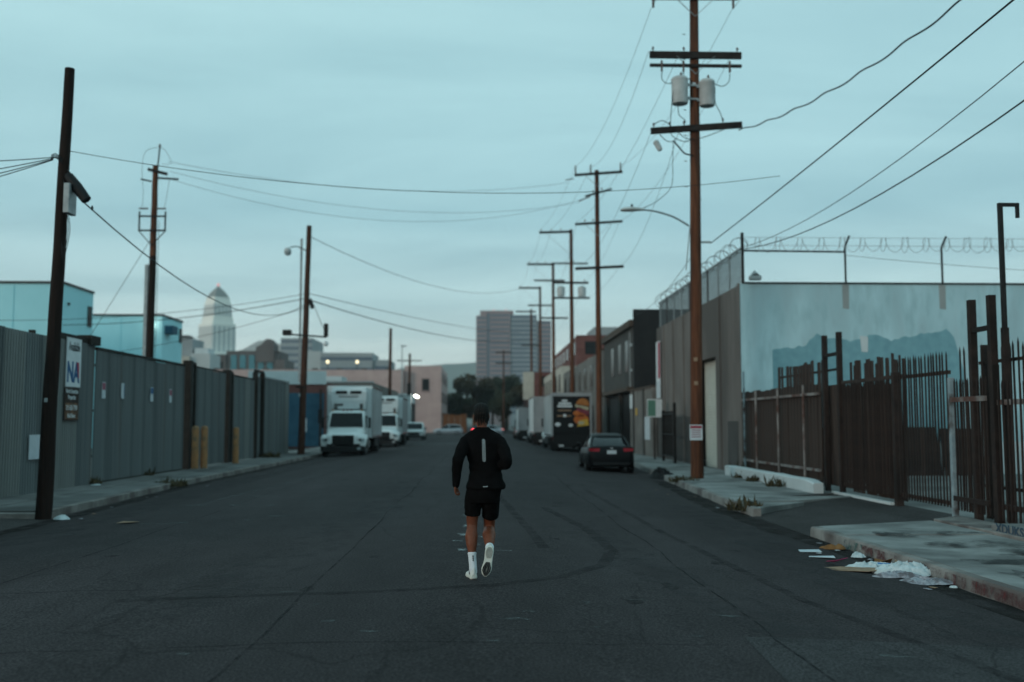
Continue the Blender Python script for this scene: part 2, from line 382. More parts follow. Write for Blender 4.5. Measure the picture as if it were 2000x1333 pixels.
# asphalt material: aggregate, worn wheel paths, cracks, darker seams
def asphalt(name, base):
    m = bpy.data.materials.new(name); m.use_nodes = True
    n, l = m.node_tree.nodes, m.node_tree.links; b = n['Principled BSDF']
    t = n.new('ShaderNodeTexCoord')
    def nz(scale, detail, stretch=(1, 1, 1), rough=0.6, dist=0.0):
        mp = n.new('ShaderNodeMapping'); mp.inputs['Scale'].default_value = stretch; l.new(t.outputs['Object'], mp.inputs['Vector'])
        k = n.new('ShaderNodeTexNoise'); k.inputs['Scale'].default_value = scale; k.inputs['Detail'].default_value = detail
        k.inputs['Roughness'].default_value = rough; k.inputs['Distortion'].default_value = dist
        l.new(mp.outputs[0], k.inputs['Vector']); return k.outputs['Fac']
    def ramp(src, p0, c0, p1, c1):
        r_ = n.new('ShaderNodeValToRGB'); l.new(src, r_.inputs[0])
        r_.color_ramp.elements[0].position = p0; r_.color_ramp.elements[0].color = (*c0, 1)
        r_.color_ramp.elements[1].position = p1; r_.color_ramp.elements[1].color = (*c1, 1)
        return r_.outputs[0]
    def mul(a, bb, f=1.0, mode='MULTIPLY'):
        x = n.new('ShaderNodeMix'); x.data_type = 'RGBA'; x.blend_type = mode; x.inputs[0].default_value = f
        l.new(a, x.inputs[6]); l.new(bb, x.inputs[7]); return x.outputs[2]
    big = ramp(nz(0.25, 6, (1, 0.35, 1)), 0.3, tuple(c * 0.78 for c in base), 0.7, tuple(c * 1.25 for c in base))
    lanes = ramp(nz(0.55, 3, (1, 0.02, 1)), 0.35, (0.86, 0.86, 0.86), 0.65, (1.15, 1.15, 1.16))
    grit = ramp(nz(48, 2), 0.38, (0.50, 0.50, 0.50), 0.66, (1.65, 1.65, 1.65))
    blot = ramp(nz(1.7, 5, (1, 0.6, 1)), 0.35, (0.85, 0.85, 0.85), 0.7, (1.12, 1.12, 1.12))
    pale = ramp(nz(0.9, 8, (1.6, 0.5, 1), 0.75), 0.62, (1, 1, 1), 0.78, (1.3, 1.3, 1.32))
    c = mul(mul(mul(mul(big, lanes), grit), blot), pale)
    # cracks: voronoi cell borders, warped, only in places
    wv = n.new('ShaderNodeMapping'); l.new(t.outputs['Object'], wv.inputs['Vector']); wv.inputs['Scale'].default_value = (0.55, 0.30, 1)
    wz = n.new('ShaderNodeTexNoise'); wz.inputs['Scale'].default_value = 1.6; wz.inputs['Detail'].default_value = 5; l.new(wv.outputs[0], wz.inputs['Vector'])
    wa = n.new('ShaderNodeVectorMath'); wa.operation = 'ADD'; l.new(wv.outputs[0], wa.inputs[0])
    ws = n.new('ShaderNodeVectorMath'); ws.operation = 'SCALE'; ws.inputs['Scale'].default_value = 0.55; l.new(wz.outputs['Color'], ws.inputs[0]); l.new(ws.outputs[0], wa.inputs[1])
    vo = n.new('ShaderNodeTexVoronoi'); vo.feature = 'DISTANCE_TO_EDGE'; vo.inputs['Scale'].default_value = 0.7; l.new(wa.outputs[0], vo.inputs['Vector'])
    crack = ramp(vo.outputs['Distance'], 0.001, (0.6, 0.6, 0.6), 0.006, (1, 1, 1))
    gate = ramp(nz(0.35, 3), 0.45, (1, 1, 1), 0.55, (0, 0, 0))
    lt = n.new('ShaderNodeMix'); lt.data_type = 'RGBA'; lt.blend_type = 'LIGHTEN'; lt.inputs[0].default_value = 1; l.new(crack, lt.inputs[6]); l.new(gate, lt.inputs[7])
    c = mul(c, lt.outputs[2])
    l.new(c, b.inputs['Base Color'])
    b.inputs['Roughness'].default_value = 0.82; b.inputs['Specular IOR Level'].default_value = 0.08
    bp = n.new('ShaderNodeBump'); bp.inputs['Strength'].default_value = 0.5; bp.inputs['Distance'].default_value = 0.01
    l.new(nz(90, 3), bp.inputs['Height']); l.new(bp.outputs[0], b.inputs['Normal'])
    M[name] = m
asphalt('asphalt', (0.039, 0.033, 0.034))
asphalt('asphalt_drive', (0.050, 0.045, 0.044))
asphalt('asphalt_patch', (0.050, 0.046, 0.047))

# the street itself, with a crown
ys = [-30, -15, -5, 0, 4] + [6 + 2 * i for i in range(28)] + [64, 70, 80, 90, 100, 115, 130, 138]
NX = 28
rd = MB()
for y in ys:
    a, b = kerb_l(y), kerb_r(y)
    for i in range(NX + 1):
        x = a + (b - a) * i / NX
        rd.v.append((x, y, road_z(x, y)))
for j in range(len(ys) - 1):
    for i in range(NX):
        p = j * (NX + 1) + i
        rd.f.append((p, p + 1, p + NX + 2, p + NX + 1))
road = tag(rd.build('road', 'asphalt', smooth=True, angle=180), kind='structure')
# cross street and the street beyond it
cs = MB()
cs.add([(-160, 138, 0.0), (160, 138, 0.0), (160, 166, 0.02), (-160, 166, 0.02)], [(0, 1, 2, 3)])
cs.add([(-7, 166, 0.02), (7, 166, 0.02), (7, 420, 0.02), (-7, 420, 0.02)], [(0, 1, 2, 3)])
# blend the crown down onto the cross street
tag(cs.build('cross_street', 'asphalt'), kind='structure')
bl = MB(); y0, y1 = 138, 141
for i in range(NX + 1):
    a, b = kerb_l(y0), kerb_r(y0); x = a + (b - a) * i / NX
    bl.v += [(x, y0, road_z(x, y0)), (x, y1, 0.006)]
for i in range(NX): bl.f.append((2 * i, 2 * i + 2, 2 * i + 3, 2 * i + 1))
bl.build('road_apron', 'asphalt', road)

def road_strip(name, pts, width, m, h=0.004, seg=0.5, jitter=0.0):
    """a thin painted/worn strip that follows the crowned road"""
    s = MB(); P = []
    for (x0, y0), (x1, y1) in zip(pts, pts[1:]):
        k = max(1, int(math.hypot(x1 - x0, y1 - y0) / seg))
        P += [(x0 + (x1 - x0) * i / k, y0 + (y1 - y0) * i / k) for i in range(k)]
    P.append(pts[-1])
    for i, (x, y) in enumerate(P):
        a = P[max(i - 1, 0)]; b = P[min(i + 1, len(P) - 1)]
        dx, dy = b[0] - a[0], b[1] - a[1]; L = math.hypot(dx, dy) or 1
        nx, ny = -dy / L, dx / L
        for q in (-1, -0.33, 0.33, 1):
            w = width / 2 * q * (1 + random.uniform(-jitter, jitter))
            X, Y = x + nx * w, y + ny * w
            s.v.append((X, Y, road_z(X, Y) + h))
    for i in range(len(P) - 1):
        for q in range(3):
            a = i * 4 + q; s.f.append((a, a + 1, a + 5, a + 4))
    return s.build(name, m, road)
def blob_mark(name, x, y, rx, ry, m, h=0.005):
    s = MB(); n = 11; s.v.append((x, y, road_z(x, y) + h))
    for k in range(n):
        a = 2 * math.pi * k / n; q = random.uniform(0.45, 1.15)
        X, Y = x + math.cos(a) * rx * q, y + math.sin(a) * ry * q
        s.v.append((X, Y, road_z(X, Y) + h))
    for k in range(n): s.f.append((0, 1 + k, 1 + (k + 1) % n))
    return s.build(name, m, road)
# worn paint: broken up by a noise mask
def worn(name, c, lo, hi, scale, rough=0.8):
    m = bpy.data.materials.new(name); m.use_nodes = True
    n, l = m.node_tree.nodes, m.node_tree.links; b = n['Principled BSDF']
    t = n.new('ShaderNodeTexCoord'); k = n.new('ShaderNodeTexNoise'); k.inputs['Scale'].default_value = scale; k.inputs['Detail'].default_value = 8; k.inputs['Roughness'].default_value = 0.7
    l.new(t.outputs['Object'], k.inputs['Vector'])
    r_ = n.new('ShaderNodeValToRGB'); l.new(k.outputs['Fac'], r_.inputs[0]); r_.color_ramp.elements[0].position = lo; r_.color_ramp.elements[1].position = hi
    l.new(r_.outputs[0], b.inputs['Alpha'])
    b.inputs['Base Color'].default_value = (*c, 1); b.inputs['Roughness'].default_value = rough; b.inputs['Specular IOR Level'].default_value = 0.08
    M[name] = m
worn('paint_worn', (0.30, 0.32, 0.32), 0.44, 0.62, 9.0)
worn('paint_faint', (0.15, 0.16, 0.16), 0.46, 0.70, 5.0)
worn('rubber_mark', (0.025, 0.022, 0.023), 0.36, 0.90, 3.0)
worn('dust_pale', (0.060, 0.058, 0.060), 0.45, 1.0, 2.2)
worn('kerb_red', (0.11, 0.035, 0.036), 0.46, 0.66, 6.0)
worn('kerb_green', (0.045, 0.12, 0.11), 0.45, 0.64, 6.0)
worn('wet_stain', (0.05, 0.05, 0.05), 0.42, 0.62, 2.2)
# remains of the centre line, left of and under the runner
for (x, y, rx, ry) in ((-0.24, 13.2, 0.10, 0.20), (-0.30, 14.2, 0.10, 0.16), (-0.25, 15.0, 0.11, 0.22), (-0.22, 16.2, 0.09, 0.3), (-0.26, 18.0, 0.08, 0.3),
                       (0.05, 14.7, 0.10, 0.08), (0.28, 13.15, 0.12, 0.05), (-0.3, 20.0, 0.1, 0.4), (-0.05, 13.8, 0.05, 0.1), (-0.3, 22.5, 0.09, 0.5)):
    blob_mark('worn_paint_mark', x, y, rx, ry, 'paint_worn')
for i in range(16):
    blob_mark('worn_paint_mark', random.uniform(-6.2, -3.6), random.uniform(16.5, 24), random.uniform(0.10, 0.35), random.uniform(0.06, 0.18), 'paint_faint')
for i in range(16):
    blob_mark('worn_paint_mark', random.uniform(-3.2, 3.4), random.uniform(7.2, 10.0), random.uniform(0.05, 0.2), random.uniform(0.03, 0.08), 'paint_faint')
road_strip('worn_paint_mark', [(-6.0, 22), (-5.2, 34)], 0.14, 'paint_faint')
road_strip('limit_line', [(-8.2, 79), (-1.0, 79)], 1.4, 'paint_worn', seg=1)
# tyre marks: an arc that swings round to the right of the runner, and long lane marks
arc = [(1.25, 20), (1.7, 16), (1.75, 13.4), (1.45, 12.0), (0.9, 11.0), (0.1, 10.35), (-1.2, 9.9), (-3.5, 9.6)]
road_strip('tyre_mark', arc, 0.16, 'rubber_mark', seg=0.25, jitter=0.15)
road_strip('tyre_mark', [(0.1, 30), (0.45, 22), (0.75, 16), (0.85, 13.5)], 0.15, 'rubber_mark', seg=0.4, jitter=0.15)
road_strip('tyre_mark', [(3.9, 6), (3.2, 10), (2.9, 16), (2.7, 26)], 0.13, 'rubber_mark', seg=0.5, jitter=0.2)
road_strip('dust_band', [(1.6, 16), (2.0, 11.5), (2.6, 8.6), (3.4, 6.2)], 0.7, 'dust_pale', seg=0.4, jitter=0.3)
road_strip('dust_band', [(4.5, 22), (4.3, 16), (4.1, 12), (4.4, 8)], 0.9, 'dust_pale', seg=0.4, jitter=0.3)
road_strip('dust_band', [(-1.9, 30), (-2.0, 18), (-2.4, 12), (-3.0, 8)], 0.8, 'dust_pale', seg=0.4, jitter=0.3)
road_strip('dust_band', [(-7.6, 50), (-7.4, 34), (-7.2, 22), (-7.0, 15)], 1.0, 'dust_pale', seg=0.6, jitter=0.3)
# gutter dirt and oil drips
worn('gutter_dirt', (0.020, 0.016, 0.014), 0.36, 0.66, 1.6)
worn('oil_drip', (0.024, 0.021, 0.021), 0.40, 0.80, 6.0)
road_strip('gutter_dirt', [(5.28, 3), (5.28, 16.5)], 0.42, 'gutter_dirt', h=0.003, seg=0.5, jitter=0.3)
road_strip('gutter_dirt', [(5.2, 16.5), (5.15, 20.5), (5.3, 24), (5.75, 32)], 0.55, 'gutter_dirt', h=0.003, seg=0.5, jitter=0.3)
road_strip('gutter_dirt', [(-8.15, 12), (-8.2, 21), (-8.7, 31), (-8.75, 52)], 0.5, 'gutter_dirt', h=0.003, seg=0.6, jitter=0.3)
random.seed(41)
for i in range(26):
    blob_mark('oil_stain', random.choice((-4.6, -1.2, 1.6, 3.6)) + random.gauss(0, .5), random.uniform(9, 30), random.uniform(.05, .16), random.uniform(.08, .3), 'oil_drip', h=0.0026)
# tar seams along and across the lanes
worn('tar_seam', (0.021, 0.019, 0.020), 0.38, 0.66, 2.5)
random.seed(15)
for xs0, ya, yb in ((-1.7, 5, 70), (2.35, 5, 34), (-5.1, 6, 60)):
    P = []; yy = ya; xx = xs0
    while yy < yb: P.append((xx, yy)); xx = xs0 + 0.10 * mnoise.noise((yy * .35, xs0, 0)) + 0.03 * mnoise.noise((yy * 1.7, xs0, 3)); yy += 0.6
    road_strip('tar_seam', P, 0.026, 'tar_seam', h=0.0035, seg=0.6, jitter=0.3)
for yc, xa, xb in ((7.6, -4, 2.2), (10.3, -7.5, -1.8), (17.5, -8, 5.2), (25.5, -8.5, 5.4)):
    P = []; xx = xa
    while xx < xb: P.append((xx, yc + 0.25 * mnoise.noise((xx * .5, yc, 0)) + 0.08 * mnoise.noise((xx * 2.1, yc, 0)))); xx += 0.35
    road_strip('tar_seam', P, 0.018, 'tar_seam', h=0.0032, seg=0.4, jitter=0.4)
# a rectangular trench repair in the near right lane
pt = MB()
for j in range(9):
    for i in range(13):
        x = 2.0 + 2.9 * i / 12; y = 6.2 + 1.9 * j / 8; x += 0.06 * (y - 6.2)
        pt.v.append((x, y, road_z(x, y) + 0.003))
for j in range(8):
    for i in range(12):
        p = j * 13 + i; pt.f.append((p, p + 1, p + 14, p + 13))
pt.build('trench_patch', 'asphalt_patch', road)

# ------------------------------------------------------------------ pavements
def slab(name, poly, z, t, m, parent):
    return MB().prism(poly, lambda u, v, w: (u, v, w), z - t, z).build(name, m, parent, bevel=0.008)
gap = 0.010
pav_l = tag(bpy.data.objects.new('pavement_left', None), kind='structure'); COL.objects.link(pav_l)
y = 20.3
while y < 74:
    y2 = y + 1.6
    xa, xb = kerb_l(y) - 0.17, kerb_l(y2) - 0.17
    xm = -10.1
    dz = random.uniform(-0.006, 0.006)
    slab('paving_slab', [(xm + gap, y), (xa - gap, y), (xb - gap, y2 - gap), (xm + gap, y2 - gap)], 0.155 + dz, 0.14, 'concrete_dark', pav_l)
    slab('paving_slab', [(-11.6, y), (xm, y), (xm, y2 - gap), (-11.6, y2 - gap)], 0.172 + dz, 0.15, 'concrete_dark', pav_l)
    y = y2
y = 20.3
while y < 74:
    y2 = y + 2.4
    a, b = kerb_l(y), kerb_l(y2)
    slab('kerb_stone', [(a - 0.16, y), (a + 0.012 + random.uniform(-.01, .01), y), (b + 0.012 + random.uniform(-.01, .01), y2 - gap), (b - 0.16, y2 - gap)], 0.15 + random.uniform(-0.01, 0.008), 0.25, 'kerb_concrete', pav_l)
    y = y2
# driveway nearer than the left pole
dl = MB().add([(-8.45, -20, 0.004), (-8.45, 20.28, 0.004), (-11.7, 20.28, 0.10), (-11.7, -20, 0.10)], [(0, 1, 2, 3)])
dl.build('driveway_apron', 'asphalt_drive', pav_l)
slab('end_kerb', [(-10.2, 19.9), (-8.45, 20.05), (-8.45, 20.27), (-10.2, 20.27)], 0.12, 0.2, 'kerb_concrete', pav_l)

pav_r = tag(bpy.data.objects.new('pavement_right', None), kind='structure'); COL.objects.link(pav_r)
def near_end(x): return 16.7 + (x - 5.5) / 3.4 * 1.3      # far edge of the near pavement (driveway side)
def far_start(x): return 20.2 + (x - 5.5) / 3.4 * 4.6
xs = [5.68, 7.0, 8.0]
y = 1.5
while y < 16.8:
    y2 = min(y + 1.75, 99)
    for xa, xb in zip(xs, xs[1:]):
        ea, eb = near_end(xa), near_end(xb)
        if y > ea - 0.2: continue
        ya2, yb2 = (min(y2, ea), min(y2, eb)) if y2 < 16.6 else (ea, eb)
        slab('paving_slab', [(xa, y), (xb - gap, y), (xb - gap, yb2 - gap), (xa, ya2 - gap)], 0.16 + random.uniform(-.008, .008), 0.15, 'concrete_pale', pav_r)
    y = y2
y = 20.2
while y < 33.8:
    y2 = y + 1.75
    for xa, xb in ((5.68, 7.1), (7.1, 8.9)):
        a0 = max(0, kerb_r(y) - 5.5) if xa < 6 else 0; a1 = max(0, kerb_r(y2) - 5.5) if xa < 6 else 0
        sa, sb = far_start(xa), far_start(xb)
        if y2 < min(sa, sb) + 0.2: continue
        ya = sa if y < sa else y; yb = sb if y < sb else y
        if y2 - yb < 0.1: yb = y2 - 0.1
        if y2 - ya < 0.1: ya = y2 - 0.1
        slab('paving_slab', [(xa + a0, ya), (xb - gap, yb), (xb - gap, y2 - gap), (xa + a1, y2 - gap)], 0.155 + random.uniform(-.006, .006), 0.15, 'concrete_pale', pav_r)
    y = y2
while y < 130:
    y2 = y + 3.5
    xa, xb = kerb_r(y) + 0.18, kerb_r(y2) + 0.18
    slab('paving_slab', [(xa, y), (8.93, y), (8.93, y2 - gap), (xb, y2 - gap)], 0.155, 0.15, 'concrete_pale', pav_r)
    y = y2
def kerb_run(y, yend, L, m='kerb_concrete', hgt=0.165):
    while y < yend - 0.05:
        y2 = min(y + L, yend)
        a, b = kerb_r(y), kerb_r(y2)
        j0, j1 = random.uniform(-.012, .012), random.uniform(-.012, .012)
        s = MB(); n = 6; rings = []
        for i in range(n + 1):
            t = i / n; yy = y + (y2 - gap - y) * t; xx = a + (b - a) * t
            w = 0.012 * mnoise.noise((xx * 3, yy * 3, 1.7)); z = hgt + 0.012 * mnoise.noise((xx * 2, yy * 2, 4.1))
            rings.append([(xx + w, yy, -0.1), (xx + 0.02 + w, yy, z - 0.03), (xx + 0.045 + w, yy, z), (xx + 0.17, yy, z), (xx + 0.17, yy, -0.1)])
        s.loft(rings).build('kerb_stone', m, pav_r, smooth=True, angle=35)
        y = y2
kerb_run(1.5, 16.7, 1.9)
kerb_run(20.2, 34, 2.3)
kerb_run(34, 130, 6.0)
# painted-over graffiti on the near kerb face (slightly proud sheets that follow the face)
def kerb_face_paint(y0, y1, m):
    s = MB()
    for i in range(9):
        yy = y0 + (y1 - y0) * i / 8; xx = kerb_r(yy) - 0.016
        s.v += [(xx, yy, 0.015), (xx + 0.018, yy, 0.14)]
    for i in range(8): s.f.append((2 * i, 2 * i + 2, 2 * i + 3, 2 * i + 1))
    s.build('kerb_paint', m, pav_r)
kerb_face_paint(14.4, 15.1, 'kerb_green'); kerb_face_paint(13.2, 14.4, 'kerb_red'); kerb_face_paint(11.3, 13.0, 'kerb_red')
kerb_face_paint(10.0, 11.2, 'kerb_red'); kerb_face_paint(9.2, 10.0, 'kerb_green')
# stains on the near pavement
for (x, y, rx, ry) in ((6.9, 14.2, .9, .5), (7.4, 13.2, .6, .7), (6.6, 12.4, .7, .35), (7.5, 15.6, .5, .4), (6.4, 15.4, .4, .5), (6.2, 11.2, .3, .5)):
    s = MB(); n = 13; s.v.append((x, y, 0.176))
    for k in range(n):
        a = 2 * math.pi * k / n; q = random.uniform(.5, 1.1); s.v.append((min(7.98, max(5.72, x + math.cos(a) * rx * q)), y + math.sin(a) * ry * q, 0.176))
    for k in range(n): s.f.append((0, 1 + k, 1 + (k + 1) % n))
    s.build('pavement_stain', 'wet_stain', pav_r)
# driveway ramp between the two pavements
dv = MB(); nI = 10
for i in range(nI + 1):
    x = 5.5 + 3.6 * i / nI
    ya, yb = near_end(x) - 0.02, far_start(x) + 0.02
    z = 0.006 + 0.13 * min(1, i / nI * 1.3)
    for j in range(5): dv.v.append((x, ya + (yb - ya) * j / 4, z))
for i in range(nI):
    for j in range(4):
        p = i * 5 + j; dv.f.append((p, p + 5, p + 6, p + 1))
dv.build('driveway_ramp', 'asphalt_drive', pav_r)
# raised footing under the fence
slab('fence_footing', [(8.02, 8), (8.75, 8), (8.75, 18.2), (8.02, 17.6)], 0.20, 0.2, 'kerb_concrete', pav_r)
slab('footing_block', [(8.10, 14.6), (8.60, 14.6), (8.60, 15.75), (8.10, 15.75)], 0.30, 0.3, 'concrete', pav_r)
text('graffiti_lettering', 'XDUKS', 0.20, 'graffiti_blue', pav_r, (8.095, 15.2, 0.245), (R(90), 0, R(-90)), bold=0.006, squeeze=1.25)
# yards behind the fences
box('yard_right', 'concrete', pav_r, 8.94, 40, 2, 33.95, -0.03, 0.13)
box('yard_left', 'ground_dirt', pav_l, -60, -11.7, -5, 58, -0.03, 0.12)
# low white-washed kerb wall in front of the boarded fence
lw = thing('low_wall', 'low chipped white concrete wall at the foot of the boarded fence', 'wall', (8.35, 29.2, 0.15))
k = MB()
rings = []
for i in range(15):
    t = i / 14; yy = -4.6 + 9.0 * t
    h = 0.32 + 0.02 * mnoise.noise((yy, 3, 1)) - (0.06 if i == 0 else 0)
    rings.append([(-0.12, yy, 0), (-0.13 + 0.01 * mnoise.noise((yy * 2, 0, 0)), yy, h - 0.03), (-0.09, yy, h), (0.12, yy, h), (0.12, yy, 0)])
k.loft(rings).build('wall_body', 'pale_wall', lw, smooth=True, angle=35)

# ------------------------------------------------------------------ hills
hl = MB(); N = 90
for i in range(N + 1):
    x = -2400 + 4800 * i / N
    h = 112 + 52 * mnoise.noise((x / 500, 1.3, 0)) + 26 * mnoise.noise((x / 170, 5.3, 0)) + 11 * mnoise.noise((x / 60, 9.3, 0))
    h += 48 * math.exp(-((x + 115) / 220) ** 2)
    d = 3000
    hl.v += [(x, d - 420, -0.5), (x + 18, d - 200, h * 0.55 + 11 * mnoise.noise((x / 90, 2, 2))), (x, d, h), (x, d + 360, -0.5)]
for i in range(N):
    for q in range(3):
        a = i * 4 + q; hl.f.append((a, a + 4, a + 5, a + 1))
tag(hl.build('hills', 'mountain', smooth=True, angle=180), kind='structure')
# ================================================================== BUILDINGS
# --- the big grey and white warehouse on the right
b1 = thing('warehouse', 'grey block warehouse with pale side wall and razor wire on its roof', 'building', (8.95, 34, 0))
def B(name, m, x0, x1, y0, y1, z0, z1, par=b1, bevel=0): return box(name, m, par, x0 - 8.95, x1 - 8.95, y0 - 34, y1 - 34, z0, z1, bevel)
B('side_wall', 'wall_white', 8.95, 34, 34, 34.25, 0, 6.70)
# street wall with the door opening left open
B('street_wall', 'wall_grey', 8.95, 9.2, 34.253, 37.75, 0, 6.67)
B('street_wall', 'wall_grey', 8.95, 9.2, 41.4, 50.4, 0, 6.67)
B('door_lintel', 'wall_grey', 8.952, 9.2, 37.753, 41.397, 4.42, 6.67)
B('rear_wall', 'wall_grey', 9.203, 34, 50.15, 50.4, 0, 6.6)
B('roof', 'tar_roof', 9.2, 34, 34.25, 50.15, 6.15, 6.35)
B('far_wall', 'wall_grey', 33.75, 34, 34.253, 50.147, 0, 6.6)
B('coping', 'steel_dark', 9.1, 34, 33.96, 34.27, 6.702, 6.76)
B('corner_strip', 'wall_grey', 8.90, 8.948, 33.985, 34.2, 0, 6.72)
dr = B('roller_door', 'door_cream', 9.36, 9.40, 37.76, 41.39, 0.1, 4.42)
for i in range(36):
    z = 0.18 + i * 0.118
    o = MB().box(-0.02, 0.0, 37.80 - 34, 41.35 - 34, z, z + 0.085).build('door_slat', 'door_cream', dr, bevel=0.01); o.location = (9.36 - 8.95, 0, 0)
B('door_jamb', 'wall_grey_dark', 9.202, 9.36, 37.70, 37.759, 0, 4.42)
# repainted patches
def wall_patch(name, pts, m, yy=33.996):
    MB().prism([(x - 8.95, z) for x, z in pts], lambda u, v, w: (u, w, v), yy - 34, yy - 34 + 0.01).build(name, m, b1)
random.seed(3)
top = []
x = 10.05
while x < 16.5:
    env = lerp_tab(((10.05, 4.42), (11.2, 4.55), (11.6, 4.95), (12.2, 4.78), (12.9, 4.72), (13.6, 4.95), (14.2, 4.72), (15.0, 4.92), (15.9, 5.05), (16.2, 5.15), (16.5, 4.7)), x)
    top.append((x, env + random.uniform(-0.05, 0.05))); x += 0.13
wall_patch('paint_patch', [(10.05, 1.2), (16.6, 1.2), (16.75, 3.6)] + list(reversed(top)), 'wall_patch')
wall_patch('paint_patch', [(13.16, 4.34), (13.38, 4.33), (13.40, 4.86), (13.12, 4.90)], 'pale_wall', 33.990)
wall_patch('paint_patch', [(9.0, 0.0), (9.98, 0.0), (9.98, 2.75), (9.75, 2.85), (9.0, 2.82)], 'wall_lower')
wall_patch('paint_patch', [(14.0, 0.15), (20.0, 0.15), (20.0, 1.25), (14.0, 1.22)], 'pale_wall', 33.992)
for x in (12.65, 16.06):
    wall_patch('repair_strip', [(x - 0.10, 5.85), (x + 0.12, 5.82), (x + 0.13, 6.68), (x - 0.11, 6.68)], 'wall_lower', 33.994)
# darker repainted squares on the street wall
for (ya, yb, za, zb) in ((34.5, 36.0, 0.15, 1.95), (42.0, 50.2, 0.15, 2.15)):
    B('repaint_square', 'wall_grey_dark', 8.94, 8.952, ya, yb, za, zb)
# recessed panel joints on the street wall
for yy in (36.9, 43.6, 46.0, 48.3):
    B('pilaster', 'wall_grey', 8.90, 8.949, yy, yy + 0.28, 0.1, 6.6)
# vent lamp on the corner of the roof
v = B('floodlight', 'galv', 9.25, 9.65, 33.7, 33.95, 6.80, 6.95, bevel=0.03)
MB().add([(0, 0, 0), (.4, 0, 0), (.2, .1, .22), (.2, -.15, .1)], [(0, 1, 2), (0, 1, 3), (1, 2, 3), (0, 2, 3)]).build('lamp_hood', 'galv', v).location = (0.30, -0.2, 6.94)
# rooftop chain-link screens and posts
def rb(name, a, b, w, m='steel_dark', par=b1):
    return MB().bar((a[0] - 8.95, a[1] - 34, a[2]), (b[0] - 8.95, b[1] - 34, b[2]), w).build(name, m, par)
rb('corner_post', (9.08, 34.05, 6.6), (9.08, 34.05, 8.5), 0.09)
for x in (12.65, 16.06, 19.5):
    o = rb('wire_post', (x, 33.93, 6.72), (x, 33.93, 8.0), 0.055)
    MB().bar((x - 8.95, -0.07, 8.0), (x - 8.95 + 0.10, -0.25, 8.36), 0.05).build('post_arm', 'steel_dark', o)
rb('top_rail', (9.08, 34.0, 7.86), (12.65, 33.93, 7.82), 0.055)
mat('chain', (0.10, 0.11, 0.115), rough=0.6)
mat('screen', (0.16, 0.165, 0.165), (0.22, 0.22, 0.22), 2, 0.8)
yy = 34.05
while yy < 50.3:
    rb('screen_post', (9.06, yy, 6.5), (9.06, yy, 8.02), 0.055, 'rust_b' if int(yy) % 3 == 0 else 'galv'); yy += 1.75
rb('screen_rail', (9.06, 34.05, 7.98), (9.06, 50.3, 7.98), 0.05, 'galv')
# chain-link mesh: real diagonal wires
cl_ = MB(); s = 0.16; L = 16.2; Hh = 1.3
def diag(mb, c, sgn):
    # line z = sgn*(y) + c clipped to [0,L]x[0,Hh]
    pts = []
    if sgn > 0: y0, y1 = max(0, -c), min(L, Hh - c)
    else: y0, y1 = max(0, c - Hh), min(L, c)
    if y1 - y0 < 0.05: return
    mb.bar((9.06 - 8.95, 0.05 + y0, 6.68 + (c + sgn * y0)), (9.06 - 8.95, 0.05 + y1, 6.68 + (c + sgn * y1)), 0.014)
c = -L
while c < Hh: diag(cl_, c, 1); c += s
c = 0
while c < L + Hh: diag(cl_, c, -1); c += s
tag(cl_.build('chain_link', 'chain', b1), kind='stuff')
# razor wire coils
def coil(name, a, b, r, turns, w, flat=0.35, squash=1.0, m='galv'):
    a = Vector(a); b = Vector(b); d = (b - a).normalized(); up = Vector((0, 0, 1)); side = d.cross(up)
    n = turns * 14; P = []
    for i in range(n + 1):
        t = i / n; th = 2 * math.pi * turns * t + 0.35 * math.sin(t * 37)
        rr_ = r * (1 + 0.12 * math.sin(t * 53))
        P.append(a + (b - a) * t + side * math.cos(th) * rr_ * squash + up * math.sin(th) * rr_ + d * (flat * math.sin(th * 0.5 + 1)))
    return MB().tube([(p.x - 8.95, p.y - 34, p.z) for p in P], w, 5).build(name, m, b1)
coil('razor_coil', (9.06, 34.0, 8.12), (9.06, 50.2, 8.05), 0.26, 26, 0.010, m='chain')
coil('razor_coil', (9.3, 33.85, 8.05), (30, 33.85, 8.12), 0.25, 56, 0.009, flat=0.12, squash=0.9, m='galv')
for z in (8.02, 8.3):
    rb('barb_strand', (9.08, 33.85, z), (30, 33.85, z), 0.012, 'galv')
# signs on the street wall
sg = thing('wall_banner', 'tall white and red banner on the far end of the grey warehouse', 'sign', (8.88, 49.6, 0))
box('banner_panel', 'sign_white', sg, -0.02, 0.0, -0.55, 0.55, 3.1, 5.95)
box('banner_stripe', 'ink_red', sg, -0.035, -0.022, -0.52, -0.05, 4.1, 5.9)
box('banner_photo', 'paper', sg, -0.035, -0.022, -0.52, 0.5, 3.12, 3.95)
sg2 = thing('green_notice', 'small green and white notice on a post by the grey warehouse', 'sign', (8.2, 47.0, 0))
box('notice_plate', 'sign_white', sg2, -0.35, 0.35, -0.02, 0.02, 2.15, 3.0)
box('notice_field', 'ink_green', sg2, -0.32, 0.05, -0.026, -0.021, 2.2, 2.95)
box('post', 'steel_dark', sg2, -0.03, 0.03, 0.021, 0.08, 0.15, 2.9)
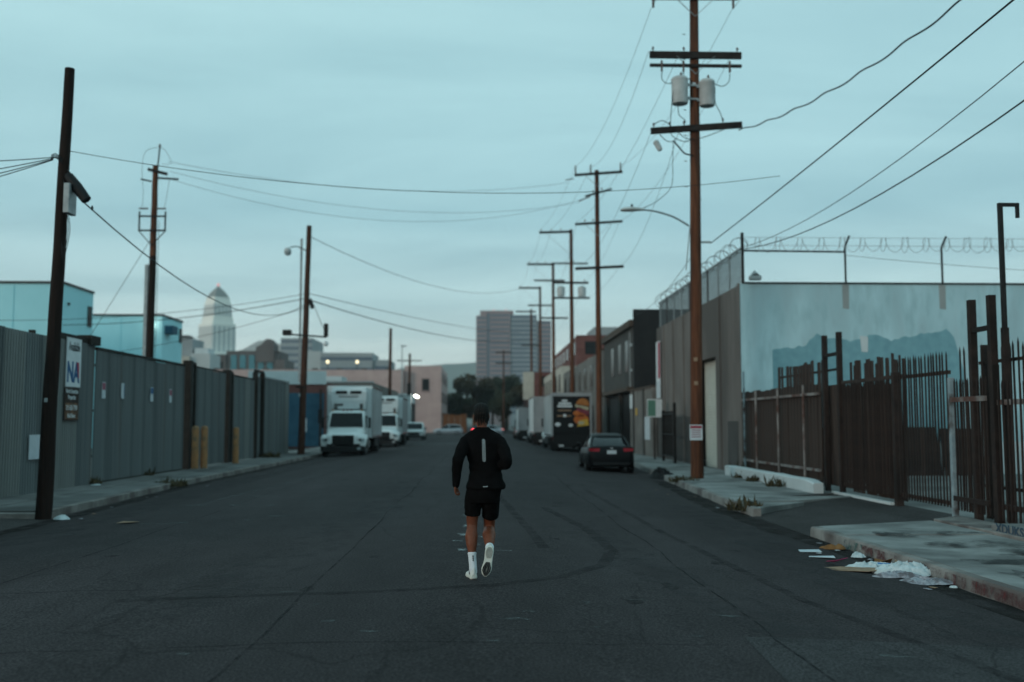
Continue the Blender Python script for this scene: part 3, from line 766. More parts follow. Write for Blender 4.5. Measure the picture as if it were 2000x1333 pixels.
# dark steel gate leaf standing off the warehouse wall
gt = thing('steel_gate', 'dark barred steel gate standing beside the grey warehouse wall', 'gate', (8.3, 44.0, 0.15))
box('gate_post', 'steel_dark', gt, -0.06, 0.06, -1.4, -1.28, 0, 2.6); box('gate_post', 'steel_dark', gt, -0.06, 0.06, 1.28, 1.4, 0, 2.3)
for z in (0.25, 1.2, 2.1): box('gate_rail', 'steel_dark', gt, -0.03, 0.03, -1.28, 1.28, z, z + 0.06)
me = MB().box(-0.012, 0.012, -0.012, 0.012, 0.31, 2.25).mesh('gate_bar', 'steel_dark')
for i in range(16): piece('gate_bar', me, gt, (0.045, -1.2 + i * 0.16, 0))

# --- charcoal building
b2 = thing('charcoal_building', 'dark charcoal street building with brown cornice behind the grey warehouse', 'building', (8.95, 58, 0))
def C2(name, m, x0, x1, y0, y1, z0, z1, bevel=0): return box(name, m, b2, x0 - 8.95, x1 - 8.95, y0 - 58, y1 - 58, z0, z1, bevel)
C2('front_wall', 'charcoal', 8.95, 26, 58, 58.3, 0, 8.55)
C2('street_wall', 'charcoal_b', 8.95, 9.25, 58.303, 72.0, 3.7, 7.9)
C2('roof', 'tar_roof', 9.25, 26, 58.3, 72, 7.3, 7.5)
C2('cornice', 'brown_trim', 8.72, 8.948, 58.2, 72.0, 7.55, 7.95)
C2('ledge', 'brown_trim', 8.55, 8.948, 58.2, 72.0, 3.75, 4.0)
for ya, yb in ((58.303, 59.6), (64.4, 65.2), (71.0, 72.0)): C2('pier', 'charcoal_b', 8.952, 9.3, ya, yb, 0, 3.7)
for ya, yb in ((59.6, 64.4), (65.2, 71.0)): C2('shutter', 'ad_black', 9.15, 9.2, ya, yb, 0.1, 3.7)
C2('rear_wall', 'charcoal_b', 8.96, 26, 72.003, 72.3, 0, 7.9)
for ya in (60.2, 63.3, 66.8): C2('window', 'glass_dark', 8.93, 8.947, ya, ya + 1.3, 5.0, 6.9)
C2('downpipe', 'galv', 8.86, 8.93, 59.2, 59.28, 4.0, 7.3)
for z in (4.9, 6.4): C2('wall_lamp', 'lamp_lens', 8.80, 8.93, 58.5, 58.75, z, z + 0.16)
# low wall between the two buildings
w3 = thing('yard_wall', 'low grey yard wall with posted notices between warehouse and charcoal building', 'wall', (8.8, 51, 0))
box('wall_body', 'wall_mid', w3, -0.1, 0.12, -0.5, 7.0, 0, 3.7); box('wall_cap', 'brown_trim', w3, -0.16, 0.18, -0.5, 7.05, 3.702, 3.8)
box('wall_pier', 'charcoal_b', w3, -0.16, -0.102, 1.9, 2.3, 0, 3.69); box('wall_pier', 'charcoal_b', w3, -0.16, -0.102, 5.4, 5.8, 0, 3.69)
box('notice_board', 'paper', w3, -0.14, -0.103, 0.2, 1.7, 1.0, 2.2); box('notice_board', 'sign_white', w3, -0.14, -0.103, 5.9, 6.9, 2.7, 3.5)
box('notice_board', 'ad_yellow', w3, -0.14, -0.103, 4.4, 4.8, 2.3, 2.7)

# --- grey, cream and brick buildings further up the right side
def simple_building(name, label, x0, x1, y0, y1, h, m, roof='tar_roof', parapet=0.5, side='left', floors=0, win='glass_dark', cols=0, cat='building', front_cols=0, trim=None):
    t = thing(name, label, cat, ((x0 + x1) / 2, y0, 0))
    cx = (x0 + x1) / 2
    def q(n, mm, a, b, c, d, e, f): return box(n, mm, t, a - cx, b - cx, c - y0, d - y0, e, f)
    q('front_wall', m, x0, x1, y0, y0 + 0.3, 0, h); q('rear_wall', m, x0, x1, y1 - 0.3, y1, 0, h)
    q('side_wall', m, x0, x0 + 0.3, y0 + 0.303, y1 - 0.303, 0, h - 0.003); q('side_wall', m, x1 - 0.3, x1, y0 + 0.303, y1 - 0.303, 0, h - 0.003)
    q('roof', roof, x0 + 0.3, x1 - 0.3, y0 + 0.3, y1 - 0.3, h - parapet - 0.2, h - parapet)
    if trim: q('coping', trim, x0 - 0.08, x1 + 0.08, y0 - 0.08, y0 + 0.38, h + 0.002, h + 0.14)
    fh = (h - 0.8) / max(1, floors)
    for f in range(floors):
        z = 0.9 + f * fh
        for c in range(cols):                     # windows on the street side
            a = y0 + (y1 - y0) * (c + 0.28) / cols; b_ = y0 + (y1 - y0) * (c + 0.72) / cols
            if side == 'left': w = q('window', win, x0 - 0.03, x0 - 0.004, a, b_, z + fh * 0.2, z + fh * 0.75); q('sill', m, x0 - 0.12, x0 - 0.004, a - 0.1, b_ + 0.1, z + fh * 0.2 - 0.14, z + fh * 0.2 - 0.003)
            else: w = q('window', win, x1 + 0.004, x1 + 0.03, a, b_, z + fh * 0.2, z + fh * 0.75); q('sill', m, x1 + 0.004, x1 + 0.12, a - 0.1, b_ + 0.1, z + fh * 0.2 - 0.14, z + fh * 0.2 - 0.003)
        for c in range(front_cols):
            a = x0 + (x1 - x0) * (c + 0.28) / front_cols; b_ = x0 + (x1 - x0) * (c + 0.72) / front_cols
            q('window', win, a, b_, y0 - 0.03, y0 - 0.004, z + fh * 0.2, z + fh * 0.75)
    return t, q
t, q = simple_building('grey_shop', 'grey brown two-storey shop beyond the charcoal building', 8.95, 24, 73, 108, 7.2, 'wall_mid', floors=2, cols=7, trim='brown_trim')
t, q = simple_building('cream_building', 'cream gabled building front beyond the grey brown shop', 8.95, 22, 111, 142, 8.2, 'cream', floors=2, cols=6)
gp = [(0, 0), (6, 0), (6, 0.9), (4.6, 0.9), (4.6, 1.8), (1.4, 1.8), (1.4, 0.9), (0, 0.9)]
MB().prism(gp, lambda u, v, w: (u - 6.5 + 3, w, 8.2 + v), -0.001, 0.32).build('gable', 'cream', t)
t, q = simple_building('brick_block', 'tall red brick block rising behind the cream building', 12.5, 40, 130, 175, 13.2, 'brick_red', floors=4, cols=8, front_cols=7, trim='brick_red')
q('roof_house', 'office_grey', 16, 24, 140, 150, 12.9, 15.4)
t, q = simple_building('brick_shop', 'dark red brick corner building at the far crossing', 8.95, 30, 170, 215, 10.5, 'brick_red', floors=3, cols=8, front_cols=5)

# --- left side
t, q = simple_building('blue_door_building', 'brick building with a wide blue door and white fascia', -17.4, -11.7, 75, 92, 4.9, 'brick_red', parapet=0.3, side='right', floors=1, cols=3)
q('fascia', 'pale_wall', -17.4, -11.6, 74.9, 74.997, 4.75, 5.75)
bd = q('blue_door', 'blue_gate', -15.6, -11.75, 74.93, 74.996, 0.12, 4.1)
for i in range(9): box('door_rib', 'blue_gate', bd, -15.6 + 14.55, -11.75 + 14.55, -0.09, -0.071, 0.3 + i * 0.42, 0.34 + i * 0.42)
q('door_notice', 'sign_white', -13.4, -13.0, 74.9, 74.929, 1.2, 2.2)
dp = thing('drain_pipe', 'rusty drain pipe on the blue door building beside the parked truck', 'pipe', (-11.9, 74.4, 0.15))
MB().tube([(0, 0, 0), (0, 0, 4.2)], 0.09, 8).build('pipe', 'rust_b', dp, smooth=True); box('pipe_box', 'ad_black', dp, -0.16, 0.16, -0.16, 0.1, 1.7, 2.7)
t, q = simple_building('beige_shed', 'low grey beige building behind the parked box trucks', -40, -10.6, 98, 128, 5.8, 'wall_mid', side='right', floors=1, cols=6, front_cols=0, trim='galv')
q('roof_unit', 'pale_wall', -19, -14.5, 104, 108, 5.6, 6.7); q('roof_unit', 'galv', -22, -20.4, 101, 103, 5.6, 6.6)
t, q = simple_building('white_kiosk', 'small white building with a dark gateway near the crossing', -12.6, -9.0, 128.5, 136, 5.6, 'pale_wall', side='right', floors=0)
q('gateway', 'ad_black', -8.99, -8.92, 129.2, 131.5, 0.1, 4.4); q('gateway', 'ad_black', -8.99, -8.92, 133.0, 135.2, 0.1, 4.4)
lp = thing('gateway_lamp', 'bright white lamp over the dark gateway near the crossing', 'lamp', (-8.35, 129.0, 5.25))
MB().lathe([(0.02, -0.16), (0.26, -0.14), (0.34, 0.0), (0.26, 0.14), (0.02, 0.16)], 12).xf(Matrix.Rotation(R(20), 4, 'Y')).build('lamp_glass', 'lamp_lit', lp, smooth=True)
MB().bar((0, 0, 0.12), (-0.6, 0, 0.2), 0.06).build('bracket', 'steel_dark', lp)
t, q = simple_building('pink_building', 'pink stucco building with one dark window at the far crossing', -14.6, -7.6, 190, 225, 12.7, 'pink_wall', side='right', floors=3, cols=6)
w = q('window', 'glass_dark', -11.2, -9.9, 189.93, 189.996, 8.0, 10.2)
q('window_frame', 'pink_dark', -11.35, -11.2, 189.9, 189.996, 7.9, 10.3); q('window_sill', 'pink_dark', -11.4, -9.7, 189.85, 189.996, 7.7, 7.99)
t, q = simple_building('pink_warehouse', 'long low pink warehouse left of the pink stucco building', -60, -14.7, 188, 230, 11.8, 'pink_wall', side='right', floors=0)
for i in range(9): q('roof_vent', 'tar_roof', -56 + i * 4.7, -55 + i * 4.7, 192, 193, 11.2, 12.3)
for i, x in enumerate((-29.2, -23.6)):
    lp = thing('globe_lamp', ('warm globe lamp standing nearer the leaning street pole' if i == 0 else 'warm globe lamp standing above the parked truck') + ' over the pink warehouse', 'lamp', (x, 190, 11.8), group='globe lamps over the pink warehouse')
    MB().tube([(0, 0, 0), (0, 0, 1.3)], 0.06, 6).build('post', 'steel_dark', lp)
    MB().lathe([(0.03, 1.25), (0.24, 1.35), (0.33, 1.6), (0.24, 1.85), (0.03, 1.95)], 10).build('globe', 'lamp_warm', lp, smooth=True)

# --- pale blue sheds behind the fence on the left
t, q = simple_building('pale_blue_shed', 'nearer tall pale blue shed behind the corrugated fence', -70, -25.1, 60, 64.8, 10.2, 'pale_blue_wall', side='right', floors=0, trim='charcoal_b')
q('vent', 'wall_grey_dark', -25.095, -25.03, 63.9, 64.5, 8.0, 9.3); q('wall_lamp', 'steel_dark', -25.095, -24.98, 60.8, 60.95, 9.0, 9.15)
for i in range(14): q('wall_seam', 'pale_blue_wall', -28 - i * 3, -27.94 - i * 3, 59.96, 59.997, 0.2, 10.1)
q('side_trim', 'charcoal_b', -25.1, -25.02, 60.4, 64.8, 10.2, 10.34)
t, q = simple_building('pale_blue_shed', 'farther pale blue shed with small awning behind the corrugated fence', -70, -23.9, 75, 80, 9.85, 'pale_blue_wall', side='right', floors=0, trim='charcoal_b')
q('awning', 'blue_gate', -23.895, -23.3, 75.6, 76.9, 8.6, 9.2); q('vent', 'wall_grey_dark', -23.895, -23.83, 79.2, 79.8, 8.2, 9.3)
for i in range(14): q('wall_seam', 'pale_blue_wall', -27 - i * 3, -26.94 - i * 3, 74.96, 74.997, 0.2, 9.7)
q('side_trim', 'charcoal_b', -23.9, -23.82, 75.4, 80, 9.85, 9.99)
lp = thing('wall_lamp', 'lit white lamp high on the farther pale blue shed beside the pole', 'lamp', (-24.55, 74.7, 9.25))
MB().lathe([(0.02, -0.14), (0.13, -0.1), (0.18, 0.0), (0.13, 0.1), (0.02, 0.14)], 10).build('lamp_glass', 'lamp_lit', lp, smooth=True); box('bracket', 'steel_dark', lp, -0.04, 0.04, 0.05, 0.28, 0.05, 0.12)

# --- skyline
def banded_block(t, x0, x1, y0, y1, z0, z1, m, mw, floors, lip=0.35, name='block', frac=0.45):
    box(name, m, t, x0, x1, y0, y1, z0, z1)
    fh = (z1 - z0) / floors
    for f in range(floors):
        za = z0 + fh * (f + 0.3); box('window_band', mw, t, x0 - 0.02 - lip * 0, x1 + 0.02, y0 - 0.12, y0 - 0.02, za, za + fh * frac)
# stepped white tower
ct = thing('stepped_tower', 'tall white stepped tower with pyramid top and red beacon', 'tower', (-264, 1000, 0), R(-45))
def stage(half, z0, z1, h2=None, m='tower_stone', n=6, groove=True):
    h2 = h2 or half
    rings = [[(-a, -a, z), (a, -a, z), (a, a, z), (-a, a, z)] for a, z in ((half, z0), (h2, z1))]
    MB().loft(rings).build('stage', m, ct)
    if not groove: return
    w = 2 * half / n * 0.32
    for i in range(n):
        u = -half + 2 * half * (i + 0.5) / n
        MB().loft([[(u - w, -half - 0.25, z0 + 1.5), (u + w, -half - 0.25, z0 + 1.5), (u + w, -half + 0.3, z0 + 1.5), (u - w, -half + 0.3, z0 + 1.5)],
                   [(u - w, -h2 - 0.25, z1 - 3), (u + w, -h2 - 0.25, z1 - 3), (u + w, -h2 + 0.3, z1 - 3), (u - w, -h2 + 0.3, z1 - 3)]]).build('window_strip', 'tower_groove', ct)
        MB().loft([[(half + 0.25, u - w, z0 + 1.5), (half + 0.25, u + w, z0 + 1.5), (half - 0.3, u + w, z0 + 1.5), (half - 0.3, u - w, z0 + 1.5)],
                   [(h2 + 0.25, u - w, z1 - 3), (h2 + 0.25, u + w, z1 - 3), (h2 - 0.3, u + w, z1 - 3), (h2 - 0.3, u - w, z1 - 3)]]).build('window_strip', 'tower_groove', ct)
stage(21, 0, 70, groove=False); stage(13.2, 70, 100, 13.0, n=5); stage(11.3, 100, 106, 11.0, groove=False); stage(10.4, 106, 122, 9.2, n=5); stage(8.6, 122, 126.5, 8.4, groove=False)
MB().loft([[(-a, -a, z), (a, -a, z), (a, a, z), (-a, a, z)] for a, z in ((8.0, 126.5), (6.4, 130), (4.2, 133.5), (1.8, 136.5), (0.7, 138))]).build('pyramid_roof', 'roof_tile_grey', ct)
MB().lathe([(0.05, 137.8), (1.3, 138.4), (1.7, 139.6), (1.2, 140.8), (0.05, 141.3)], 10).build('beacon', 'beacon_glass', ct, smooth=True)
# pink granite office tower
pt_ = thing('office_tower', 'broad pink and blue glass office tower above the trees', 'tower', (-4.2, 800, 0), R(-2))
def tower_block(x0, x1, y0, y1, h, m, bands, mw='glass_blue', frac=0.42, z0=8):
    box('block', m, pt_, x0, x1, y0, y1, 0, h)
    fh = (h - z0) / bands
    for f in range(bands):
        za = z0 + fh * (f + 0.25); box('window_band', mw, pt_, x0 + 0.6, x1 - 0.6, y0 - 0.25, y0 - 0.05, za, za + fh * frac)
tower_block(0, 8.5, 0, 40, 88, 'granite_pink', 22)
box('glass_slot', 'glass_blue', pt_, 8.5, 11.2, 0.6, 40, 0, 90)
tower_block(11.2, 27.5, -1.5, 40, 90, 'granite_pink', 22)
tower_block(27.5, 49, 0, 40, 88.5, 'office_grey', 22, frac=0.62)
tower_block(49, 60.5, 2, 40, 84, 'granite_pink', 21, frac=0.5)
box('roof_screen', 'granite_pink', pt_, 3, 30, 4, 36, 88, 92.5)
for x in (14, 24): MB().lathe([(0.05, 92.5), (0.45, 92.7), (0.55, 93.2), (0.05, 93.8)], 8, (x, 5, 0)).build('beacon', 'beacon_glass', pt_)
# brown stone building with teal windows
br = thing('brown_stone_building', 'dark brown gabled building with tall teal windows below the white tower', 'building', (-99, 400, 0))
box('left_wing', 'stone_brown', br, -16, -3, 0, 20, 0, 29); box('main_block', 'stone_brown', br, -3, 18.0, 1, 20, 0, 30.5)
MB().prism([(9, 26), (16.2, 26), (16.2, 33), (14.6, 35.2), (13, 35.2), (11.2, 33), (9, 32)], lambda u, v, w: (u, w, v), -0.6, 8).build('gable_tower', 'stone_brown', br)
box('right_wing', 'stone_brown', br, 16.5, 20.5, -0.3, 20, 0, 27)
for i in range(5): box('window', 'glass_teal', br, -1.2 + i * 3.6, 1.2 + i * 3.6, 0.7, 0.97, 15, 28.8)
for i in range(4): box('window', 'glass_dark', br, -14.6 + i * 3, -13 + i * 3, -0.12, -0.02, 20, 26)
# government office blocks
gv = thing('government_office', 'pale office block with long window bands right of the white tower', 'building', (-126, 620, 0))
MB().prism([(-31, 0), (2, 0), (2, 50), (-4, 52.5), (-12, 52.5), (-22, 47), (-31, 44)], lambda u, v, w: (u, w, v), 0, 40).build('stepped_wing', 'office_pale', gv)
banded_block(gv, 2.2, 21.5, -3, 40, 0, 54, 'office_grey', 'glass_blue', 13, name='main_block', frac=0.35)
for i in range(4): box('window_band', 'glass_blue', gv, -28, 1.5, -0.2, -0.02, 24 + i * 6, 26.2 + i * 6)
t2_ = thing('long_office_block', 'long pale blue grey office block above the pink warehouse', 'building', (-47, 350, 0))
box('left_tower', 'office_pale', t2_, -15, -9.2, 0, 20, 0, 26.8)
banded_block(t2_, -9, 9, -1, 20, 0, 26.2, 'office_grey', 'glass_blue', 7, frac=0.3); box('right_wing', 'office_grey', t2_, 9.2, 15.0, 0, 20, 0, 23.8)
for i in range(5): box('window_band', 'glass_blue', t2_, 9.6, 14.6, -0.14, -0.02, 4 + i * 4, 5.6 + i * 4)
sm = thing('rooftop_cluster', 'small pale buildings between blue shed and white tower', 'building', (-88, 300, 0))
box('pale_block', 'office_pale', sm, 1.2, 6.8, 0, 12, 0, 22.5); box('grey_block', 'office_grey', sm, -4.6, 1, 2, 14, 0, 27.2)
box('yellow_block', 'cream', sm, -2.0, 1.1, -1.5, 1.8, 0, 21.5); box('roof_box', 'pale_wall', sm, 2.0, 6.0, 1, 8, 22.51, 24.2); box('roof_box', 'charcoal_b', sm, -3.6, -0.6, 3, 8, 27.21, 28.2)
# ================================================================== FENCES
random.seed(11)
RIB, PITCH = 8, 0.137
def sheet_mesh(m):
    prof = []
    for k in range(RIB):
        y = k * PITCH
        prof += [(0.0, y), (0.0, y + 0.055), (0.045, y + 0.072), (0.045, y + 0.12)]
    prof.append((0.0, RIB * PITCH + 0.01))
    s = MB(); n = len(prof)
    for z in (0, 1):
        for d in (0, -0.004): s.v += [(x + d, y, z) for x, y in prof]
    for k in range(n - 1):
        s.f.append((k, k + 1, 2 * n + k + 1, 2 * n + k)); s.f.append((n + k, 3 * n + k, 3 * n + k + 1, n + k + 1)); s.f.append((2 * n + k, 2 * n + k + 1, 3 * n + k + 1, 3 * n + k))
    return s.mesh('corrugated_sheet', m)
SH = {k: sheet_mesh(k) for k in ('fence_metal', 'fence_metal_b', 'fence_metal_c')}
W = RIB * PITCH
def fence_run(parent, y0, y1, h, x=-11.05, z0=0.17, ms=('fence_metal', 'fence_metal', 'fence_metal_b', 'fence_metal_c'), oy=0):
    n = max(1, round((y1 - y0) / W)); w = (y1 - y0) / n
    for i in range(n):
        o = piece('corrugated_sheet', SH[random.choice(ms)], parent, (x + random.uniform(-.006, .006) + 0.004 * (i % 2), y0 + i * w - oy, z0), 0, (1, w / W, h - z0 + random.uniform(-.025, .02)))
        o.rotation_euler = (random.uniform(-.003, .003), random.uniform(-.006, .006), random.uniform(-.006, .006))
f1 = thing('corrugated_fence', 'near grey corrugated metal fence carrying the sale sign', 'fence', (0, 24, 0))
fence_run(f1, 8.0, 28.65, 4.12, oy=24)
for yy in (10, 13, 16, 19, 22, 25, 28.3): box('post', 'fence_post', f1, -11.25, -11.12, yy - 24, yy + 0.12 - 24, 0.1, 4.2)
for z in (0.9, 2.2, 3.6): box('rail', 'fence_post', f1, -11.12, -11.07, 8 - 24, 28.6 - 24, z, z + 0.08)
box('top_beam', 'fence_post', f1, -11.20, -11.0, 26.0 - 24, 28.3 - 24, 4.10, 4.26); box('beam_end', 'fence_post', f1, -11.3, -10.9, 28.1 - 24, 28.8 - 24, 4.08, 4.34)
f2 = thing('corrugated_fence', 'grey corrugated fence section with flyers between the sale sign and the bollards', 'fence', (0, 33, 0))
fence_run(f2, 28.82, 37.3, 3.97, oy=33)
box('cap_rail', 'fence_post', f2, -11.12, -10.99, 28.82 - 33, 37.3 - 33, 3.98, 4.06)
for z in (0.9, 2.2, 3.5): box('rail', 'fence_post', f2, -11.12, -11.07, 28.8 - 33, 37.3 - 33, z, z + 0.08)
box('base_beam', 'fence_post', f2, -11.03, -10.985, 29 - 33, 37.2 - 33, 0.17, 0.21)
def slide_gate(label, y0, y1, h):
    t = thing('sliding_gate', label, 'gate', (0, y0, 0))
    fence_run(t, y0 + 0.35, y1, h, x=-11.0, z0=0.22, oy=y0)
    box('gate_post', 'fence_post', t, -11.15, -10.85, 0, 0.34, 0.15, h + 0.22)
    box('guide_post', 'fence_post', t, -11.0, -10.88, 0.75, 0.87, 0.15, h + 0.1)
    box('cap_rail', 'fence_post', t, -11.1, -10.95, 0.35, y1 - y0, h + 0.01, h + 0.07)
    box('head_bar', 'fence_post', t, -11.02, -10.9, 0.3, 0.9, h + 0.08, h + 0.18)
    return t
slide_gate('corrugated sliding gate behind the pair of yellow bollards', 37.55, 43.1, 4.0)
slide_gate('corrugated sliding gate behind the single yellow bollard', 43.3, 48.6, 3.95)
f3 = thing('corrugated_fence', 'far end of the corrugated fence before the third pole', 'fence', (0, 49, 0))
fence_run(f3, 48.95, 57.4, 4.15, oy=49)
for yy in (48.7, 50.2): box('post', 'fence_post', f3, -11.1, -10.86, yy - 49, yy + 0.22 - 49, 0.1, 4.35)
box('head_bar', 'fence_post', f3, -11.05, -10.9, 48.7 - 49, 50.4 - 49, 4.36, 4.46)
box('cap_rail', 'galv', f3, -11.12, -10.98, 50.5 - 49, 57.4 - 49, 4.16, 4.24)

# signs on the fence (flat boards, readable from the street: text faces +X)
RT = (R(90), 0, R(90))
sg = thing('sale_sign', 'tall white availability sign on the corrugated fence behind the near pole', 'sign', (-10.98, 27.1, 0))
box('sign_board', 'sign_white', sg, 0, 0.03, -0.47, 0.47, 2.85, 4.16, bevel=0.004)
def fence_text(body, size, m, y, z, bold=0, sq=1.0, par=sg): text('lettering', body, size, m, par, (0.033, y, z), RT, bold, sq)
fence_text('Available', 0.34, 'ink_black', 0, 3.92, 0.004, 0.60)
fence_text('NA', 0.74, 'ink_blue', -0.05, 3.22, 0.03, 0.74)
MB().prism([(0.16, 3.52), (0.31, 3.52), (0.34, 3.10), (0.28, 3.10)], lambda u, v, w: (w, u, v), 0.031, 0.040).build('logo_stroke', 'ink_red', sg)
sg2 = thing('agent_sign', 'narrow dark agent sign with white lettering below the white sale sign', 'sign', (-10.98, 27.05, 0))
box('sign_board', 'sign_brown', sg2, 0, 0.025, -0.46, 0.46, 1.95, 2.83, bevel=0.004)
box('photo_field', 'sign_tan', sg2, 0.026, 0.029, -0.42, 0.42, 1.99, 2.42)
for body, z, s in (('North American', 2.73, 0.17), ('Properties', 2.57, 0.17), ('213 626 7790', 2.29, 0.19), ('Rob Noon', 2.08, 0.17)):
    text('lettering', body, s, 'sign_white', sg2, (0.032, -0.02, z), RT, 0.002, 0.68)
wb = thing('white_board', 'blank white board on the corrugated fence behind the near pole', 'sign', (-10.98, 25.4, 0))
box('board', 'paper', wb, 0, 0.02, -0.75, 0.72, 1.0, 1.6)
for i, (yy, z, d) in enumerate(((29.35, 2.85, 'pink topped flyer on the fence nearest the sale sign'), (30.9, 2.88, 'pale flyer second from the sale sign on the fence'), (33.6, 2.85, 'faint pale flyer third from the sale sign on the fence'), (35.6, 2.85, 'pink flyer nearest the pair of bollards on the fence'))):
    fl = thing('flyer', d, 'flyer', (-10.985, yy, z), group='flyers on the corrugated fence')
    box('sheet', 'paper', fl, 0, 0.006, -0.14, 0.14, -0.25, 0.22)
    box('print', 'ink_pink' if i in (0, 3) else 'ink_blue', fl, 0.007, 0.010, -0.12 if i != 1 else 0.09, 0.12, 0.0 if i != 1 else -0.22, 0.20)

# bollards
for (x, yy, h, d) in ((-10.62, 37.55, 1.62, 'left of the paired yellow bollards by the corrugated gate'), (-10.40, 37.95, 1.62, 'right of the paired yellow bollards by the corrugated gate'), (-10.28, 42.3, 1.55, 'lone yellow bollard standing before the farther corrugated gate')):
    bo = thing('bollard', d, 'bollard', (x, yy, 0.15), group='yellow bollards at the gates')
    MB().lathe([(0.132, 0), (0.128, h - 0.10), (0.11, h - 0.03), (0.06, h), (0.005, h + 0.012)], 16).build('pipe', 'yellow_paint', bo, smooth=True, angle=60)
    MB().lathe([(0.20, 0), (0.19, 0.03), (0.14, 0.04)], 16).build('base_collar', 'concrete', bo, smooth=True)

# ---- right side steel fence
def picket_mesh(h, m, w=0.030):
    s = MB(); d = 0.012
    def ring(k, z): return [(-d * k, -w / 2 * k, z), (d * k, -w / 2 * k, z), (d * k, w / 2 * k, z), (-d * k, w / 2 * k, z)]
    return s.loft([ring(1, 0), ring(1, h - .03), ring(.12, h)]).mesh('picket', m)
PK = {m: picket_mesh(1.0, m) for m in ('rust', 'rust_b')}
def pickets(parent, y0, y1, step, zb, zt, x, oy, jit=0.02, skip=0.0, ms=('rust', 'rust', 'rust_b')):
    yy = y0
    while yy < y1:
        if random.random() >= skip:
            h = zt - zb + random.uniform(-jit, jit)
            o = piece('picket', PK[random.choice(ms)], parent, (x + random.uniform(-.004, .004), yy - oy, zb), R(180) + random.uniform(-.2, .2), (1, 1, h))
            o.rotation_euler.x = random.uniform(-.012, .012)
        yy += step
FX = 8.9
# boarded section by the warehouse
s1 = thing('boarded_fence', 'rusty brown boarded fence with pale rails beside the pale wall', 'fence', (FX, 29.5, 0))
bm_ = [MB().loft([[(-.012, 0, 0), (.012, 0, 0), (.012, w, 0), (-.012, w, 0)], [(-.012, 0, 1), (.012, 0, 1), (.012, w, 1 - d), (-.012, w, 1 - d)]]).mesh('board', 'rust_board') for w, d in ((0.275, 0.0), (0.26, 0.004), (0.25, -0.004))]
yy = 25.85
while yy < 33.6:
    piece('board', random.choice(bm_), s1, (random.uniform(-.01, .01), yy - 29.5, 0.40), 0, (1, 1, 2.52 + random.uniform(-.03, .02))); yy += 0.283
for z in (0.62, 2.62): box('rail', 'worn_rail', s1, -0.10, -0.035, 25.85 - 29.5, 33.5 - 29.5, z, z + 0.07)
for yy in (26.9, 29.25, 31.6): MB().tube([(-0.135, yy - 29.5, 0.2), (-0.135, yy - 29.5, 2.92)], 0.032, 8).build('upright', 'worn_rail', s1, smooth=True)
MB().tube([(-0.14, 33.0 - 29.5, 0.3), (-0.14, 33.0 - 29.5, 3.6)], 0.035, 8).build('upright', 'blue_chip', s1, smooth=True)
s1b = thing('tall_board_screen', 'taller broken rusty boards standing behind the boarded fence', 'fence', (FX + 0.3, 28, 0))
yy = 25.6
while yy < 30.6:
    if random.random() < 0.8: piece('board', random.choice(bm_), s1b, (0, yy - 28, 0.2), 0, (1, random.uniform(.5, 1), 3.38 + random.uniform(-.05, .04)))
    yy += 0.28
box('rail', 'rust', s1b, 0.02, 0.07, 25.6 - 28, 30.6 - 28, 3.25, 3.31); box('rail', 'rust', s1b, 0.02, 0.07, 25.6 - 28, 30.6 - 28, 0.9, 0.96)
def h_frame(label, ya, yb, zt, zc, w):
    t = thing('gate_frame', label, 'gate frame', (FX, (ya + yb) / 2, 0.12)); c = (ya + yb) / 2
    for y_ in (ya, yb): box('upright', 'rust', t, -w / 2, w / 2, y_ - c - w / 2, y_ - c + w / 2, 0, zt - 0.12, bevel=0.008)
    box('crossbar', 'rust', t, -0.045, 0.045, ya - c + w / 2 + .001, yb - c - w / 2 - .001, zc - 0.12, zc - 0.04)
    return t
h_frame('tall rusty H-shaped gate frame beside the boarded fence', 24.45, 25.5, 4.15, 3.58, 0.125)
box('backing_sheet', 'rust_board', s1, 0.10, 0.115, 24.36 - 29.5, 25.84 - 29.5, 0.3, 2.86)
# dense picket gate
s2 = thing('picket_gate', 'dense rusty picket gate panel with sheet backing beside the boarded fence', 'gate', (FX, 23, 0))
pickets(s2, 21.3, 24.3, 0.098, 0.32, 2.86, -0.02, 23)
box('sheet_backing', 'rust_b', s2, 0.05, 0.056, 21.25 - 23, 24.3 - 23, 0.5, 2.75)
for z in (0.36, 2.84): box('rail', 'rust_b', s2, -0.01, 0.045, 21.25 - 23, 24.35 - 23, z, z + 0.08)
box('ground_track', 'pale_wall', s2, -0.12, -0.02, 21.3 - 23, 24.9 - 23, 0.12, 0.19)
s2b = thing('tall_board_screen', 'row of thin broken boards rising above the dense picket gate', 'fence', (FX + 0.3, 23, 0))
yy = 21.4
while yy < 24.4:
    if random.random() < 0.86:
        o = piece('board', random.choice(bm_), s2b, (0, yy - 23, 0.2), 0, (1, random.uniform(.25, .6), 3.18 + random.uniform(-.12, .06))); o.rotation_euler.x = random.uniform(-.03, .03)
    yy += 0.15
box('rail', 'rust', s2b, 0.02, 0.07, 21.4 - 23, 24.4 - 23, 2.9, 2.96)
# open picket gate
s3 = thing('picket_gate', 'open rusty picket gate panel with the white wall showing through', 'gate', (FX, 20, 0))
pickets(s3, 18.75, 21.0, 0.130, 0.30, 3.27, -0.02, 20)
for z in (0.34, 2.82): box('rail', 'rust_b', s3, -0.005, 0.05, 18.7 - 20, 21.0 - 20, z, z + 0.075)
box('gate_post', 'rust', s3, -0.08, 0.07, 21.04 - 20, 21.20 - 20, 0.02, 2.98, bevel=0.01)
box('gate_post', 'blue_chip', s3, -0.05, 0.05, 18.56 - 20, 18.66 - 20, 0.1, 2.75, bevel=0.01)
